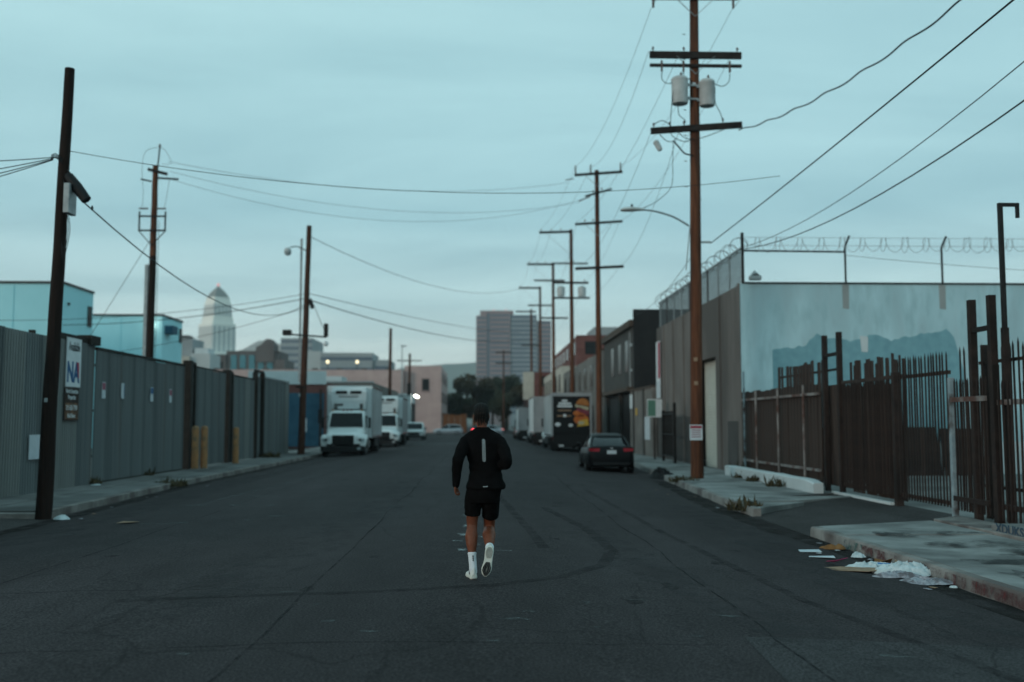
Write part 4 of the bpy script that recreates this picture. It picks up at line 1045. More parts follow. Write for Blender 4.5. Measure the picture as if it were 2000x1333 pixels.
# pedestrian door
s4 = thing('fence_door', 'narrow dark rusty fence door between the blue-edged post and tall frame', 'gate', (FX, 17.85, 0))
pickets(s4, 17.25, 18.48, 0.105, 0.28, 2.72, -0.03, 17.85); pickets(s4, 17.30, 18.48, 0.21, 0.28, 3.3, 0.06, 17.85)
for z in (0.45, 2.28): box('rail', 'worn_rail' if z > 1 else 'rust', s4, -0.085, -0.045, 17.2 - 17.85, 18.5 - 17.85, z, z + 0.09)
h_frame('tallest rusty H-shaped gate frame at the right edge beside the lamp pole', 17.02, 17.72, 4.12, 3.52, 0.125)
tp = thing('hooked_pole', 'thin dark steel pole with a hooked arm rising behind the fence', 'pole', (9.02, 16.82, 0.13))
box('shaft', 'steel_dark', tp, -0.035, 0.035, -0.035, 0.035, 0, 5.58); box('base_sleeve', 'rust', tp, -0.05, 0.05, -0.05, 0.05, 0, 3.4)
box('arm', 'steel_dark', tp, 0.036, 0.33, -0.03, 0.03, 5.52, 5.58); box('hook', 'steel_dark', tp, 0.28, 0.33, -0.028, 0.028, 5.32, 5.519)
# near section and the taller fence behind
s5 = thing('picket_fence', 'near rusty picket fence at the right edge of the pavement', 'fence', (FX, 12.5, 0))
pickets(s5, 8.0, 16.9, 0.136, 0.24, 2.62, -0.02, 12.5)
for z in (0.42, 2.2): box('rail', 'worn_rail' if z > 1 else 'rust', s5, -0.005, 0.05, 8 - 12.5, 16.95 - 12.5, z, z + 0.09)
box('post', 'rust', s5, -0.06, 0.06, 16.96 - 12.5, 17.1 - 12.5 - .16, 0.1, 2.9)
s6 = thing('picket_fence', 'taller rusty picket fence rising behind the near fence and open gate', 'fence', (FX + 0.42, 16, 0))
pickets(s6, 9.5, 18.3, 0.136, 0.14, 3.34, 0, 16, jit=0.05, skip=0.03)
for z in (0.7, 2.98): box('rail', 'rust_b', s6, 0.02, 0.06, 9.5 - 16, 18.4 - 16, z, z + 0.06)
for yy in (12.0, 15.2, 18.3): box('post', 'rust', s6, 0.06, 0.16, yy - 16, yy + 0.1 - 16, 0.1, 3.35)
# stored sheets leaning inside the yard
ls = thing('leaning_sheet', 'rusty sheets leaning against the inside of the yard wall', 'sheet metal', (12.5, 33.0, 0.13))
for i in range(5):
    o = box('sheet', random.choice(('rust_board', 'rust', 'rust_b')), ls, i * 1.5 - 3, i * 1.5 - 1.6, -0.02, 0.02, 0, random.uniform(1.0, 1.7)); o.rotation_euler.x = R(-14); o.location.z = 0.0
# ================================================================== POLES AND WIRES
random.seed(5)
def shaft(parent, base, top, r0, r1, m, name='shaft', n=14, seg=26):
    a, b = Vector(base), Vector(top); P = []; Rr = []
    for i in range(seg + 1):
        t = i / seg; P.append(a + (b - a) * t + Vector((0.012 * mnoise.noise((t * 6, a.x, 0)), 0.012 * mnoise.noise((t * 6, 0, a.x)), 0)))
        Rr.append((r0 + (r1 - r0) * t) * (1 + 0.025 * mnoise.noise((t * 14, a.x, 5))))
    return MB().tube(P, Rr, n).build(name, m, parent, smooth=True, angle=60)
def arm(parent, c, L, w=0.11, h=0.13, ang=0, tilt=0, m='arm_wood', left=None, name='crossarm'):
    l0 = -L / 2 if left is None else -left; l1 = L + l0
    rot = Matrix.Rotation(R(ang), 3, 'Z') @ Matrix.Rotation(R(tilt), 3, 'Y')
    s = MB().obox(rot @ Vector(((l0 + l1) / 2, 0, 0)), (l1 - l0) / 2, w / 2, h / 2, rot)
    o = s.build(name, m, parent, bevel=0.012); o.location = c
    return o, rot, l0, l1
def insulators(parent, c, rot, xs, h0=0.07, r=0.045, tall=0.16, m='porcelain'):
    for x in xs:
        p = Vector(c) + rot @ Vector((x, 0, 0))
        o = MB().lathe([(0.014, 0), (0.014, tall * 0.45), (r, tall * 0.5), (r * 0.6, tall * 0.68), (r * 0.9, tall * 0.75), (r * 0.45, tall), (0.01, tall * 1.02)], 8).build('insulator', m, parent, smooth=True)
        o.location = (p.x, p.y, p.z + h0)
def braces(parent, c, rot, half, drop, side=(-1, 1), w=0.035):
    for s_ in side:
        p = Vector(c) + rot @ Vector((half * s_, -0.06, -0.05))
        MB().bar(p, (c[0], c[1], c[2] - drop), w, 0.012).build('brace', 'galv', parent)
WIRES = []
def wire(name, label, pts, sag=0.0, r=0.011, group=None, m='cable', cat='wire', n=18):
    r = r * 0.85
    """pts: two end points (sagging) or an explicit list"""
    if len(pts) == 2:
        a, b = Vector(pts[0]), Vector(pts[1])
        P = [a + (b - a) * (i / n) - Vector((0, 0, sag * 4 * (i / n) * (1 - i / n))) for i in range(n + 1)]
    else: P = [Vector(p) for p in pts]
    o = MB().tube([tuple(p - P[0]) for p in P], r, 6).build(name, m, None, smooth=True)
    o.location = P[0]
    return tag(o, label, cat, group)
def loop_wire(parent, pts, r=0.008, name='jumper_wire'):
    """smooth short jumper through points (Catmull-Rom)"""
    P = [Vector(p) for p in pts]; P = [P[0]] + P + [P[-1]]; out = []
    for i in range(1, len(P) - 2):
        for k in range(6):
            t = k / 6; a, b, c, d = P[i - 1:i + 3]
            out.append(0.5 * ((2 * b) + (c - a) * t + (2 * a - 5 * b + 4 * c - d) * t * t + (3 * b - a - 3 * c + d) * t ** 3))
    out.append(P[-2])
    return MB().tube(out, r, 5).build(name, 'cable', parent, smooth=True)

# --- near left pole, leaning, bare top
p = thing('utility_pole', 'dark leaning wooden pole with bare top at the left kerb', 'pole', (-8.6, 20.07, 0.0))
shaft(p, (0, 0, 0.0), (0.19, 0, 9.1), 0.155, 0.095, 'wood_pole_dark')
box('meter_box', 'galv', p, 0.245, 0.36, -0.22, 0.16, 6.08, 6.68, bevel=0.01)
MB().bar((0.16, 0, 6.4), (0.25, 0, 6.4), 0.1).build('box_bracket', 'steel_dark', p)
sc = MB().lathe([(0.02, -0.36), (0.10, -0.32), (0.115, 0), (0.10, 0.30), (0.05, 0.36)], 10).xf(Matrix.Translation((0.44, -0.03, 6.62)) @ Matrix.Rotation(R(-38), 4, 'Y')).build('splice_case', 'cable', p, smooth=True)
loop_wire(p, [(0.15, -0.05, 7.05), (0.28, -0.04, 6.92), (0.36, -0.03, 6.78)], 0.022)
for k in range(3): loop_wire(p, [(0.26, -0.1 + k * .06, 6.1), (0.30 + .03 * k, -0.12, 5.7), (0.24, -0.1, 5.35 - .1 * k), (0.17, -0.08, 5.6)], 0.007)
MB().bar((0.02, -0.16, 0.02), (0.02, -0.16, 0.02 + 2.2), 0.03).build('ground_wire_cover', 'wood_pole_dark', p)
box('tag_plate', 'galv', p, 0.0, 0.06, -0.165, -0.15, 2.3, 2.38)
A1 = Vector((-8.45, 20.0, 7.35))
for i, (z, x0, z0) in enumerate(((7.28, -10.9, 7.12), (7.25, -10.9, 6.80), (7.22, -10.9, 6.62), (7.2, -10.9, 6.5))):
    loop_wire(p, [(0.16, -0.13, z - .1), (0.05, -0.16, z), (-0.06, -0.13, z - 0.02)], 0.010)
lab = ('uppermost', 'second', 'third', 'lowest')
for i, (zz, zs) in enumerate(((7.22, 7.05), (7.20, 6.72), (7.18, 6.55), (7.17, 6.42))):
    wire('service_wire', '%s of the wires leaving the near left pole to the left' % lab[i], [(-8.62, 19.95, zz), (-13.5, 18.6, zs - (7.22 - zs) * 1.3)], 0.12, 0.011, 'wires leaving the near left pole')
W4 = wire('aerial_cable', 'cable dropping from the near left pole to the third left pole', [(-8.05, 20.05, 6.35), (-9.55, 54.2, 8.35)], 1.35, 0.017)
MB().lathe([(.012, -.05), (.03, 0), (.012, .05)], 6).build('clamp', 'cable', p, smooth=True).location = (0.62, 0.3, 6.28)
wire('span_wire', 'thin span wire crossing the whole street at mid height', [(-8.4, 20.0, 7.38), (6.85, 22.3, 7.55)], 0.62, 0.008, n=30)

# --- second left pole, behind the fence, with steel frames
p = thing('utility_pole', 'brown pole with steel frame and insulators rising behind the corrugated fence', 'pole', (-14.86, 45, 0))
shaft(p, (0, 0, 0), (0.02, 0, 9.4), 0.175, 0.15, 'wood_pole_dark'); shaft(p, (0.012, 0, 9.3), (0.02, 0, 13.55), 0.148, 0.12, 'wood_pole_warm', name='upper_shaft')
box('conduit', 'galv', p, -0.30, -0.16, -0.08, 0.06, 0, 9.0)
MB().tube([(0.12, -.05, 13.3), (0.2, -.05, 14.4)], 0.035, 6).build('pin', 'steel_dark', p); 
insulators(p, (0.2, -.05, 14.25), Matrix.Identity(3), [0], 0, 0.06, 0.3)
arm(p, (0.15, -0.1, 13.25), 0.9, ang=0, tilt=14, left=0.45, name='bracket_arm'); arm(p, (0.35, -0.1, 12.95), 1.0, ang=0, tilt=3, left=0.25, name='bracket_arm', w=.08, h=.08)
arm(p, (-0.35, -0.1, 12.85), 0.5, tilt=12, name='bracket_arm', w=.07, h=.07)
for z in (10.5, 11.15): box('frame_bar', 'steel_dark', p, -0.62, 0.62, -0.2, -0.14, z, z + 0.07)
for x in (-0.58, 0.58): box('frame_side', 'steel_dark', p, x - 0.03, x + 0.03, -0.2, -0.14, 10.5, 11.4); MB().bar((x, -0.17, 10.5), (0, -.17, 9.85), 0.035).build('brace', 'steel_dark', p)
for x in (-0.4, 0.4): box('fuse', 'porcelain', p, x - 0.2, x + 0.2, -0.22, -0.16, 11.5, 11.56)
loop_wire(p, [(0.2, -.05, 14.4), (-0.4, -.1, 14.2), (-0.55, -.1, 13.4), (-0.45, -.15, 12.2), (-0.5, -.15, 11.5)]); loop_wire(p, [(0.2, -.05, 14.4), (0.5, -.1, 14.2), (0.75, -.1, 13.65), (0.3, -.1, 13.6)])
loop_wire(p, [(0.7, -.1, 12.95), (0.62, -.15, 12.2), (0.5, -.15, 11.5)]); MB().tube([(0.28, -.1, 4), (0.28, -.1, 11)], 0.012, 5).build('down_wire', 'cable', p)
L2t = Vector((-14.4, 45, 13.4))
# --- third left pole at the kerb
p = thing('utility_pole', 'tall brown pole with small street lamp left of the parked box truck', 'pole', (-9.9, 55.4, 0.1))
shaft(p, (0, 0, 0), (0.42, -1.0, 12.6), 0.20, 0.135, 'wood_pole')
box('conduit', 'galv', p, -0.16, -0.05, -0.36, -0.26, 4.0, 12.0)
a_ = loop_wire(p, [(0.3, -0.9, 11.2), (-0.2, -1.0, 11.42), (-0.6, -1.05, 11.38)], 0.03, 'lamp_arm')
lh = MB().lathe([(0.05, 0.12), (0.16, 0.06), (0.20, -0.05), (0.17, -0.22), (0.09, -0.30), (0.02, -0.31)], 12).build('lamp_head', 'transformer_paint', p, smooth=True); lh.location = (-0.72, -1.05, 11.25)
MB().lathe([(0.18, -0.06), (0.205, -0.1), (0.18, -0.22), (0.1, -0.305), (0.02, -0.315)], 12).build('lamp_lens', 'lamp_lens', p, smooth=True).location = (-0.72, -1.05, 11.235)
arm(p, (0.28, -0.72, 6.55), 2.0, tilt=4, left=0.85, m='steel_dark', w=.08, h=.09, name='camera_arm')
box('camera_box', 'steel_dark', p, -0.95, -0.5, -0.95, -0.55, 6.55, 6.85, bevel=.02)
box('loudspeaker', 'steel_dark', p, 1.28, 1.5, -0.9, -0.65, 6.5, 7.2, bevel=.02); MB().lathe([(.05, 0), (.13, .1), (.11, .25), (.02, .3)], 8).build('dome_camera', 'white_panel', p, smooth=True).location = (1.4, -0.75, 5.95)
MB().lathe([(0.02, -.3), (.1, -.25), (.1, .25), (.02, .3)], 8).xf(Matrix.Translation((0.55, -.75, 8.3)) @ Matrix.Rotation(R(-18), 4, 'Y')).build('splice_case', 'cable', p, smooth=True)
box('meter', 'galv', p, -0.12, 0.06, -0.4, -0.2, 3.2, 3.4, bevel=.02); box('band', 'steel_dark', p, -0.26, 0.26, -0.5, 0.1, 3.7, 3.78)
T3 = Vector((-9.5, 54.5, 12.0))
wire('aerial_cable', 'thin cable from the top of the third left pole towards the right', [(-9.45, 54.4, 12.1), (5.0, 118, 18.0)], 1.7, 0.020, n=24)
wire('aerial_cable', 'upper of the two heavy cables leaving the third left pole to the right', [(-9.45, 54.5, 8.95), (6.9, 137.8, 14.2)], 0.5, 0.022, n=24)
wire('aerial_cable', 'lower of the two heavy cables leaving the third left pole to the right', [(-9.45, 54.5, 8.6), (6.9, 137.8, 13.4)], 1.1, 0.032, n=24)
wire('aerial_cable', 'heavier cable running from the third left pole back past the white tower', [(-9.6, 54.6, 8.7), (-30, 62, 8.0)], 0.6, 0.026)
wire('aerial_cable', 'thin cable rising to the third left pole from the left', [(-9.6, 54.6, 8.95), (-28, 54, 7.4)], 0.5, 0.016)
wire('aerial_cable', 'lowest cable reaching the third left pole from behind the fence', [(-9.6, 54.6, 8.2), (-24, 58, 5.6)], 0.4, 0.016)
wire('guy_wire', 'diagonal wire down to the loudspeaker on the third left pole', [(-9.35, 54.6, 8.7), (-8.5, 54.6, 6.7)], 0.02, 0.018, n=4)
wire('guy_wire', 'thin guy wire slanting down behind the fence left of the framed pole', [(-14.9, 44.9, 10.2), (-18.9, 44.4, 3.0)], 0.05, 0.014, n=6)
# --- small distant left poles
for (x, yy, h, lb) in ((-9.8, 107, 11.9, 'slender distant pole with loudspeaker arm above the second truck'), (-9.8, 136, 11.2, 'distant pole with short crossarm before the pink building')):
    p = thing('utility_pole', lb, 'pole', (x, yy, 0.1)); shaft(p, (0, 0, 0), (0.05, 0, h), 0.2, 0.15, 'wood_pole', n=10, seg=10)
    if yy < 120:
        arm(p, (0.4, -.2, 4.6), 3.4, m='steel_dark', left=1.7, w=.1, h=.1, name='camera_arm'); box('loudspeaker', 'steel_dark', p, 1.9, 2.3, -.4, -.1, 4.7, 6.0); box('camera_box', 'steel_dark', p, -1.6, -1.0, -.4, -.1, 4.7, 5.3)
    else: arm(p, (0, -.2, 10.2), 3.4, w=.12, h=.14)
p = thing('lamp_mast', 'thin pale mast left of the pole above the second truck', 'pole', (-8.9, 112, 0)); MB().tube([(0, 0, 0), (0, 0, 10.6)], [.09, .05], 6).build('shaft', 'galv', p); box('head', 'galv', p, -0.1, 0.5, -.1, .1, 10.4, 10.55)

# --- the transformer pole on the right
PX, PY = 6.78, 31.28
p = thing('transformer_pole', 'tall wooden pole with crossarms and two grey transformers on the right kerb', 'pole', (PX, PY, 0.12))
shaft(p, (0, 0, 0), (0.14, 0, 17.2), 0.21, 0.135, 'wood_pole_warm', n=16, seg=40)
ARMS = [((0.12, -0.18, 15.52), 2.85, .11, .13), ((0.11, -0.19, 13.60), 2.98, .12, .22), ((0.11, -0.20, 13.25), 2.98, .09, .10), ((0.10, -0.20, 11.20), 2.95, .13, .20)]
for i, (c, L, w, h) in enumerate(ARMS):
    o, rot, l0, l1 = arm(p, c, L, w, h, ang=0, tilt=(-0.5, 0, 0, -4.5)[i])
    if i in (0, 1): braces(p, c, rot, 0.62, 0.62)
    if i == 1: insulators(p, c, rot, (-1.38, -0.38, 1.36), 0.11)
    if i == 3: insulators(p, c, rot, (-1.38, -0.86, -0.40, 0.86), 0.10)
    if i == 2:
        for x in (-1.12, -0.42, 1.08): box('fuse_cutout', 'porcelain', p, c[0] + x - .03, c[0] + x + .03, c[1] - .12, c[1] - .06, c[2] - 0.24, c[2] + 0.12)
    if i == 0:
        for x in (-1.36, 1.25): MB().lathe([(.01, 0), (.05, -.05), (.03, -.1), (.05, -.15), (.03, -.2), (.045, -.25), (.01, -.3)], 8).build('insulator', 'porcelain', p, smooth=True).location = (c[0] + x, c[1], c[2] - .06)
def transformer(x, y, z, r=0.265, h=0.82):
    t = MB().lathe([(0.05, 0), (r * .93, 0.0), (r, 0.05), (r, h - .08), (r * 1.04, h - .07), (r * 1.04, h), (r * .8, h + .06), (0.02, h + .08)], 20).build('transformer', 'transformer_paint', p, smooth=True, angle=45); t.location = (x, y, z)
    MB().lathe([(.03, 0), (.05, .04), (.03, .08), (.045, .12), (.02, .18)], 8).build('bushing', 'porcelain', t, smooth=True).location = (0.05, 0, h + .05)
    for k in (0.16, 0.6): box('bracket', 'galv', t, -0.05, 0.05, -0.03, 0.03, k, k + 0.08).location = ((r + .03) * (1 if x < 0 else -1), 0, 0)
    return t
transformer(-0.42, -0.2, 11.98); transformer(0.46, -0.2, 11.92, 0.25, 0.80)
for z in (12.15, 12.6): MB().bar((-0.2, -.2, z), (0.3, -.2, z), 0.05).build('hanger', 'galv', p)
box('tag_plate', 'plate_white', p, 0.0, .1, -.19, -.165, 12.62, 12.7)
for pts in ([(-1.0, -.25, 13.0), (-1.0, -.28, 12.75), (-0.8, -.28, 12.62), (-0.5, -.25, 12.72)], [(1.2, -.25, 13.0), (1.15, -.28, 12.7), (0.9, -.28, 12.55), (0.5, -.25, 12.75)],
            [(-0.3, -.25, 13.05), (-0.28, -.28, 12.85), (-0.1, -.3, 12.75), (-.05, -.28, 12.6)], [(-0.62, -.3, 12.6), (-0.7, -.3, 12.0), (-0.74, -.28, 11.5), (-0.74, -.26, 11.35)],
            [(0.7, -.3, 12.5), (0.7, -.3, 12.0), (0.85, -.28, 11.7), (0.95, -.26, 11.4)], [(-0.5, -.3, 11.95), (-0.48, -.3, 11.6), (-0.3, -.28, 11.45), (-.26, -.26, 11.35)],
            [(-1.25, -.28, 11.3), (-1.0, -.3, 11.4), (-0.7, -.3, 11.2), (-0.3, -.3, 10.85), (0.05, -.25, 10.8)], [(-0.75, -.3, 11.2), (-0.7, -.3, 10.9), (-0.3, -.3, 10.72), (0.0, -.28, 10.85)],
            [(1.45, -.25, 11.35), (0.9, -.3, 11.1), (0.4, -.3, 10.9), (0.1, -.25, 10.82)], [(-1.1, -.28, 10.95), (-0.9, -.3, 10.75), (-0.7, -.3, 10.72), (-0.6, -.3, 10.8)]):
    loop_wire(p, pts, 0.013)
loop_wire(p, [(-0.68, -.3, 10.75), (-0.5, -.3, 10.55), (-0.3, -.25, 10.35), (-0.02, -.2, 10.3)], 0.026, 'heavy_jumper')
MB().lathe([(.02, -.2), (.09, -.16), (.10, .14), (.02, .2)], 8).xf(Matrix.Translation((-1.16, -.25, 10.6)) @ Matrix.Rotation(R(-28), 4, 'Y')).build('photocell_case', 'transformer_paint', p, smooth=True)
loop_wire(p, [(-0.68, -.3, 10.7), (-0.72, -.4, 10.0), (-0.8, -.5, 9.2), (-1.3, -.6, 8.7), (-1.7, -.6, 8.5)], 0.010)
# street lamp on the same pole
la = loop_wire(p, [(-0.16, -.05, 8.05), (-0.7, -.3, 8.28), (-1.3, -.55, 8.40), (-1.75, -.7, 8.42)], 0.032, 'lamp_arm'); la.data.materials[0] = M['galv']
lh = MB().loft([[(x, y * w, z * h + dz) for y, z in ((-1, 0), (-.7, .7), (0, 1), (.7, .7), (1, 0), (.7, -.5), (0, -.7), (-.7, -.5))] for x, w, h, dz in ((0.02, .05, .05, 0), (-0.15, .09, .07, 0), (-0.35, .15, .10, .0), (-0.6, .14, .085, -.01), (-.72, .08, .04, -.02))]).build('lamp_head', 'transformer_paint', p, smooth=True, angle=60); lh.location = (-1.72, -.7, 8.42)
MB().lathe([(.02, 0), (.035, .02), (.035, .08), (.01, .1)], 8).build('photocell', 'cable', p).location = (-2.08, -.7, 8.5)
MB().bar((-0.15, -.15, 8.0), (-0.3, -.2, 6.6), 0.03).build('arm_stay', 'galv', p)
box('bracket_arm', 'galv', p, 0.18, 0.55, -.03, .03, 7.5, 7.56)
for z in (3.7, 2.95): box('tag_plate', 'cardboard', p, -.1, .02, -.225, -.2, z, z + .12)
for k in range(14):
    s_ = -1 if k % 2 else 1; MB().tube([(s_ * .17, 0, 8.9 + k * .42), (s_ * .27, 0, 8.92 + k * .42)], .012, 5).build('climbing_step', 'steel_dark', p)
ns = thing('pole_notice', 'white notice with red heading stapled to the transformer pole', 'sign', (PX - 0.06, PY - 0.25, 0))
box('sheet', 'sign_white', ns, -.21, .19, -.012, 0, 1.35, 1.83); box('heading', 'ink_red', ns, -.19, .17, -.018, -.013, 1.72, 1.80)
for z in (1.65, 1.58, 1.51, 1.44): box('text_line', 'ink_pink', ns, -.16, .14, -.017, -.013, z, z + 0.025)

# --- receding line of poles on the right
def line_pole(x, yy, label, h, arms, r0=.19, m='wood_pole_warm'):
    p = thing('utility_pole', label, 'pole', (x, yy, 0.1)); shaft(p, (0, 0, 0), (-0.06, 0, h), r0, r0 * .68, m, n=12, seg=20)
    for (z, L, left, ang, tilt, ins, br, w) in arms:
        c = (-.03, -.2, z); o, rot, l0, l1 = arm(p, c, L, w, w * 1.15, ang, tilt, left=left)
        insulators(p, c, rot, ins, w * .5, .06, .2)
        if br == 2: braces(p, c, rot, 0.8, 0.8, w=.06)
        if br == 1: braces(p, c, rot, L * .8, L * .75, side=(-1,), w=.06)
    return p
p2 = line_pole(7.1, 59.75, 'second wooden pole in the right row with three wide crossarms', 17.2, [
    (16.95, 2.95, 1.42, 0, -4.5, (), 2, .13), (15.75, 1.7, .8, 0, -16, (-.3, .25), 0, .1), (13.9, 2.9, 1.4, 0, -4, (-.8, -.3), 2, .12), (11.15, 2.95, 1.4, 0, -3, (), 0, .14)])
for x in (-1.38, -.45, 1.38):
    z = 16.95 + x * .079; MB().lathe([(.04, 0), (.055, .1), (.035, .15), (.055, .25), (.035, .3), (.055, .42), (.02, .55)], 8).build('post_insulator', 'porcelain', p2, smooth=True).location = (x, -.2, z + .06)
MB().bar((-1.5, -.3, 16.6), (-2.0, -.3, 16.5), .05).build('strain_insulator', 'porcelain', p2); MB().bar((-.5, -.3, 15.5), (-1.2, -.3, 15.2), .06).build('strain_insulator', 'porcelain', p2)
p3 = line_pole(7.1, 77.3, 'third wooden pole in the right row with one-sided top crossarm', 16.95, [
    (16.75, 2.6, 2.55, 0, -2, (-2.4, -1.6, -.85), 1, .15), (12.7, 2.8, 1.5, 0, 0, (-1.0, 1.0), 0, .14), (11.5, 2.8, 1.4, 0, 0, (-.8, .9), 0, .12)])
for x in (-0.9, 0.75): MB().lathe([(.05, 0), (.3, .02), (.32, .7), (.1, .85)], 12).build('transformer', 'transformer_paint', p3, smooth=True, angle=45).location = (x, -.3, 11.6)
p4 = line_pole(7.1, 97, 'fourth wooden pole in the right row above the advert truck', 17.5, [
    (17.3, 2.7, 2.6, 0, 0, (-2.4, -1.6, -.8), 1, .16), (17.4, 3.5, 0.1, 0, 0, (1.2, 2.0), 0, .13), (15.7, 3.0, 1.9, 0, 0, (), 2, .14), (12.0, 2.8, 1.4, 0, 0, (), 0, .14)])
p5 = line_pole(7.1, 118.7, 'fifth wooden pole in the right row before the office tower', 18.1, [(17.9, 2.7, 2.6, 0, 0, (-2.4, -1.5), 1, .18), (15.8, 3, 1.5, 0, 0, (), 0, .15)])
p6 = line_pole(7.0, 138, 'farthest wooden pole in the right row against the office tower', 17.6, [(17.2, 2.8, 2.2, 0, 0, (), 0, .18), (12.5, 2.8, 1.4, 0, 0, (), 0, .16)])
p7 = line_pole(4.2, 185, 'small far pole beyond the crossing on the right', 15.2, [(14.8, 3.0, 1.5, 0, 0, (), 0, .2), (12.8, 3.0, 1.5, 0, 0, (), 0, .2)], m='wood_pole')
p8 = line_pole(-4.6, 300, 'tiny far pole between pink building and trees', 14.0, [(13.4, 3.0, 1.5, 0, 0, (), 0, .25)], m='wood_pole')

# --- conductors between the right poles
seq = [(PX, PY), (7.1, 59.75), (7.1, 77.3), (7.1, 97), (7.1, 118.7), (7.1, 138)]
gtxt = ['transformer pole and second pole', 'second and third right poles', 'third and fourth right poles', 'fourth and fifth right poles', 'fifth and farthest right poles']
levels = [[(-1.3, 15.3, -1.4, 17.5), (1.35, 15.3, 1.38, 17.6), (-1.38, 13.9, -.45, 17.5), (1.36, 13.9, 1.3, 14.1), (-.38, 13.85, -1.3, 14.1), (-1.3, 11.3, -1.3, 11.3), (-.4, 11.35, 1.3, 11.4)],
          [(-1.4, 17.5, -2.4, 17.1), (-.45, 17.5, -1.6, 17.1), (-1.3, 14.1, -1.0, 12.9), (1.3, 14.1, 1.0, 12.9), (1.3, 11.4, .9, 11.7)],
          [(-2.4, 17.1, -2.4, 17.6), (-1.6, 17.1, -1.6, 17.6), (1.0, 12.9, 1.2, 12.2), (-1.0, 12.9, -1.2, 12.2)],
          [(-2.4, 17.6, -2.4, 18.2), (-1.6, 17.6, -1.5, 18.2), (1.2, 12.2, 1.2, 12.4)],
          [(-2.4, 18.2, -2.0, 17.5), (1.2, 12.4, 1.2, 12.7)]]
pos = ['outer left', 'outer right', 'upper left', 'right middle', 'inner left', 'lower left', 'lower right']
for i, lv in enumerate(levels):
    for k, (xa, za, xb, zb) in enumerate(lv):
        a, b = seq[i], seq[i + 1]
        wire('overhead_wire', '%s thin wire strung between the %s' % (pos[k], gtxt[i]), [(a[0] + xa, a[1], za), (b[0] + xb, b[1], zb)], 0.9 if i == 0 else .5, 0.008, 'wires along the right poles')
# --- wires from the transformer pole towards the next pole behind the camera
tw = []
a, b = Vector((PX + 1.5, PY, 11.32)), Vector((9.6, 8.0, 10.6))
for i in range(121):
    t = i / 120; c = a + (b - a) * t - Vector((0, 0, 1.1 * 4 * t * (1 - t))); th = t * 70
    tw.append(c + Vector((math.cos(th) * .026, 0, math.sin(th) * .026)))
wire('twisted_cable', 'thick twisted cable rising right from the lowest crossarm of the transformer pole', tw, r=0.022)
wire('aerial_cable', 'steep straight cable from the transformer pole side to the upper right corner', [(PX + .55, PY, 7.62), (6.95, 3.0, 7.6)], 0.10, 0.017)
wire('aerial_cable', 'middle cable from the warehouse roof corner to the upper right edge', [(9.0, 34.0, 7.95), (7.6, 4.0, 8.2)], 0.95, 0.011)
wire('aerial_cable', 'lower heavy cable from the warehouse roof corner to the right edge', [(9.0, 34.0, 7.9), (7.95, 4.0, 7.8)], 1.10, 0.016)
wire('aerial_cable', 'faint cable from the transformer pole down to the charcoal building', [(PX + .2, PY, 7.6), (9.2, 60, 8.4)], 0.5, 0.010)
wire('overhead_wire', 'right wire leaving the top crossarm of the transformer pole towards the viewer', [(PX + 1.35, PY, 15.3), (8.3, 4, 15.5)], .8, 0.008, 'wires from the top crossarm')
wire('overhead_wire', 'left wire leaving the top crossarm of the transformer pole towards the viewer', [(PX - 1.3, PY, 15.3), (5.6, 4, 15.5)], .8, 0.008, 'wires from the top crossarm')
wire('service_wire', 'thin wire from the hooked roof rail down to the right over the pale wall', [(12.65, 33.9, 7.7), (22, 33.0, 6.9)], .08, 0.009)
# --- high wires across the street from the framed left pole
wire('overhead_wire', 'upper long wire from the framed left pole across to the second right pole', [(-14.3, 45, 13.75), (5.2, 59.5, 16.45)], 0.9, 0.010, n=30)
wire('overhead_wire', 'middle long wire from the framed left pole across to the second right pole', [(-14.2, 45, 13.3), (6.0, 59.5, 15.25)], 1.2, 0.009, n=30)
wire('overhead_wire', 'lowest long wire from the framed left pole across to the second right pole', [(-14.2, 45, 12.95), (6.3, 59.5, 15.5)], 1.7, 0.009, n=30)
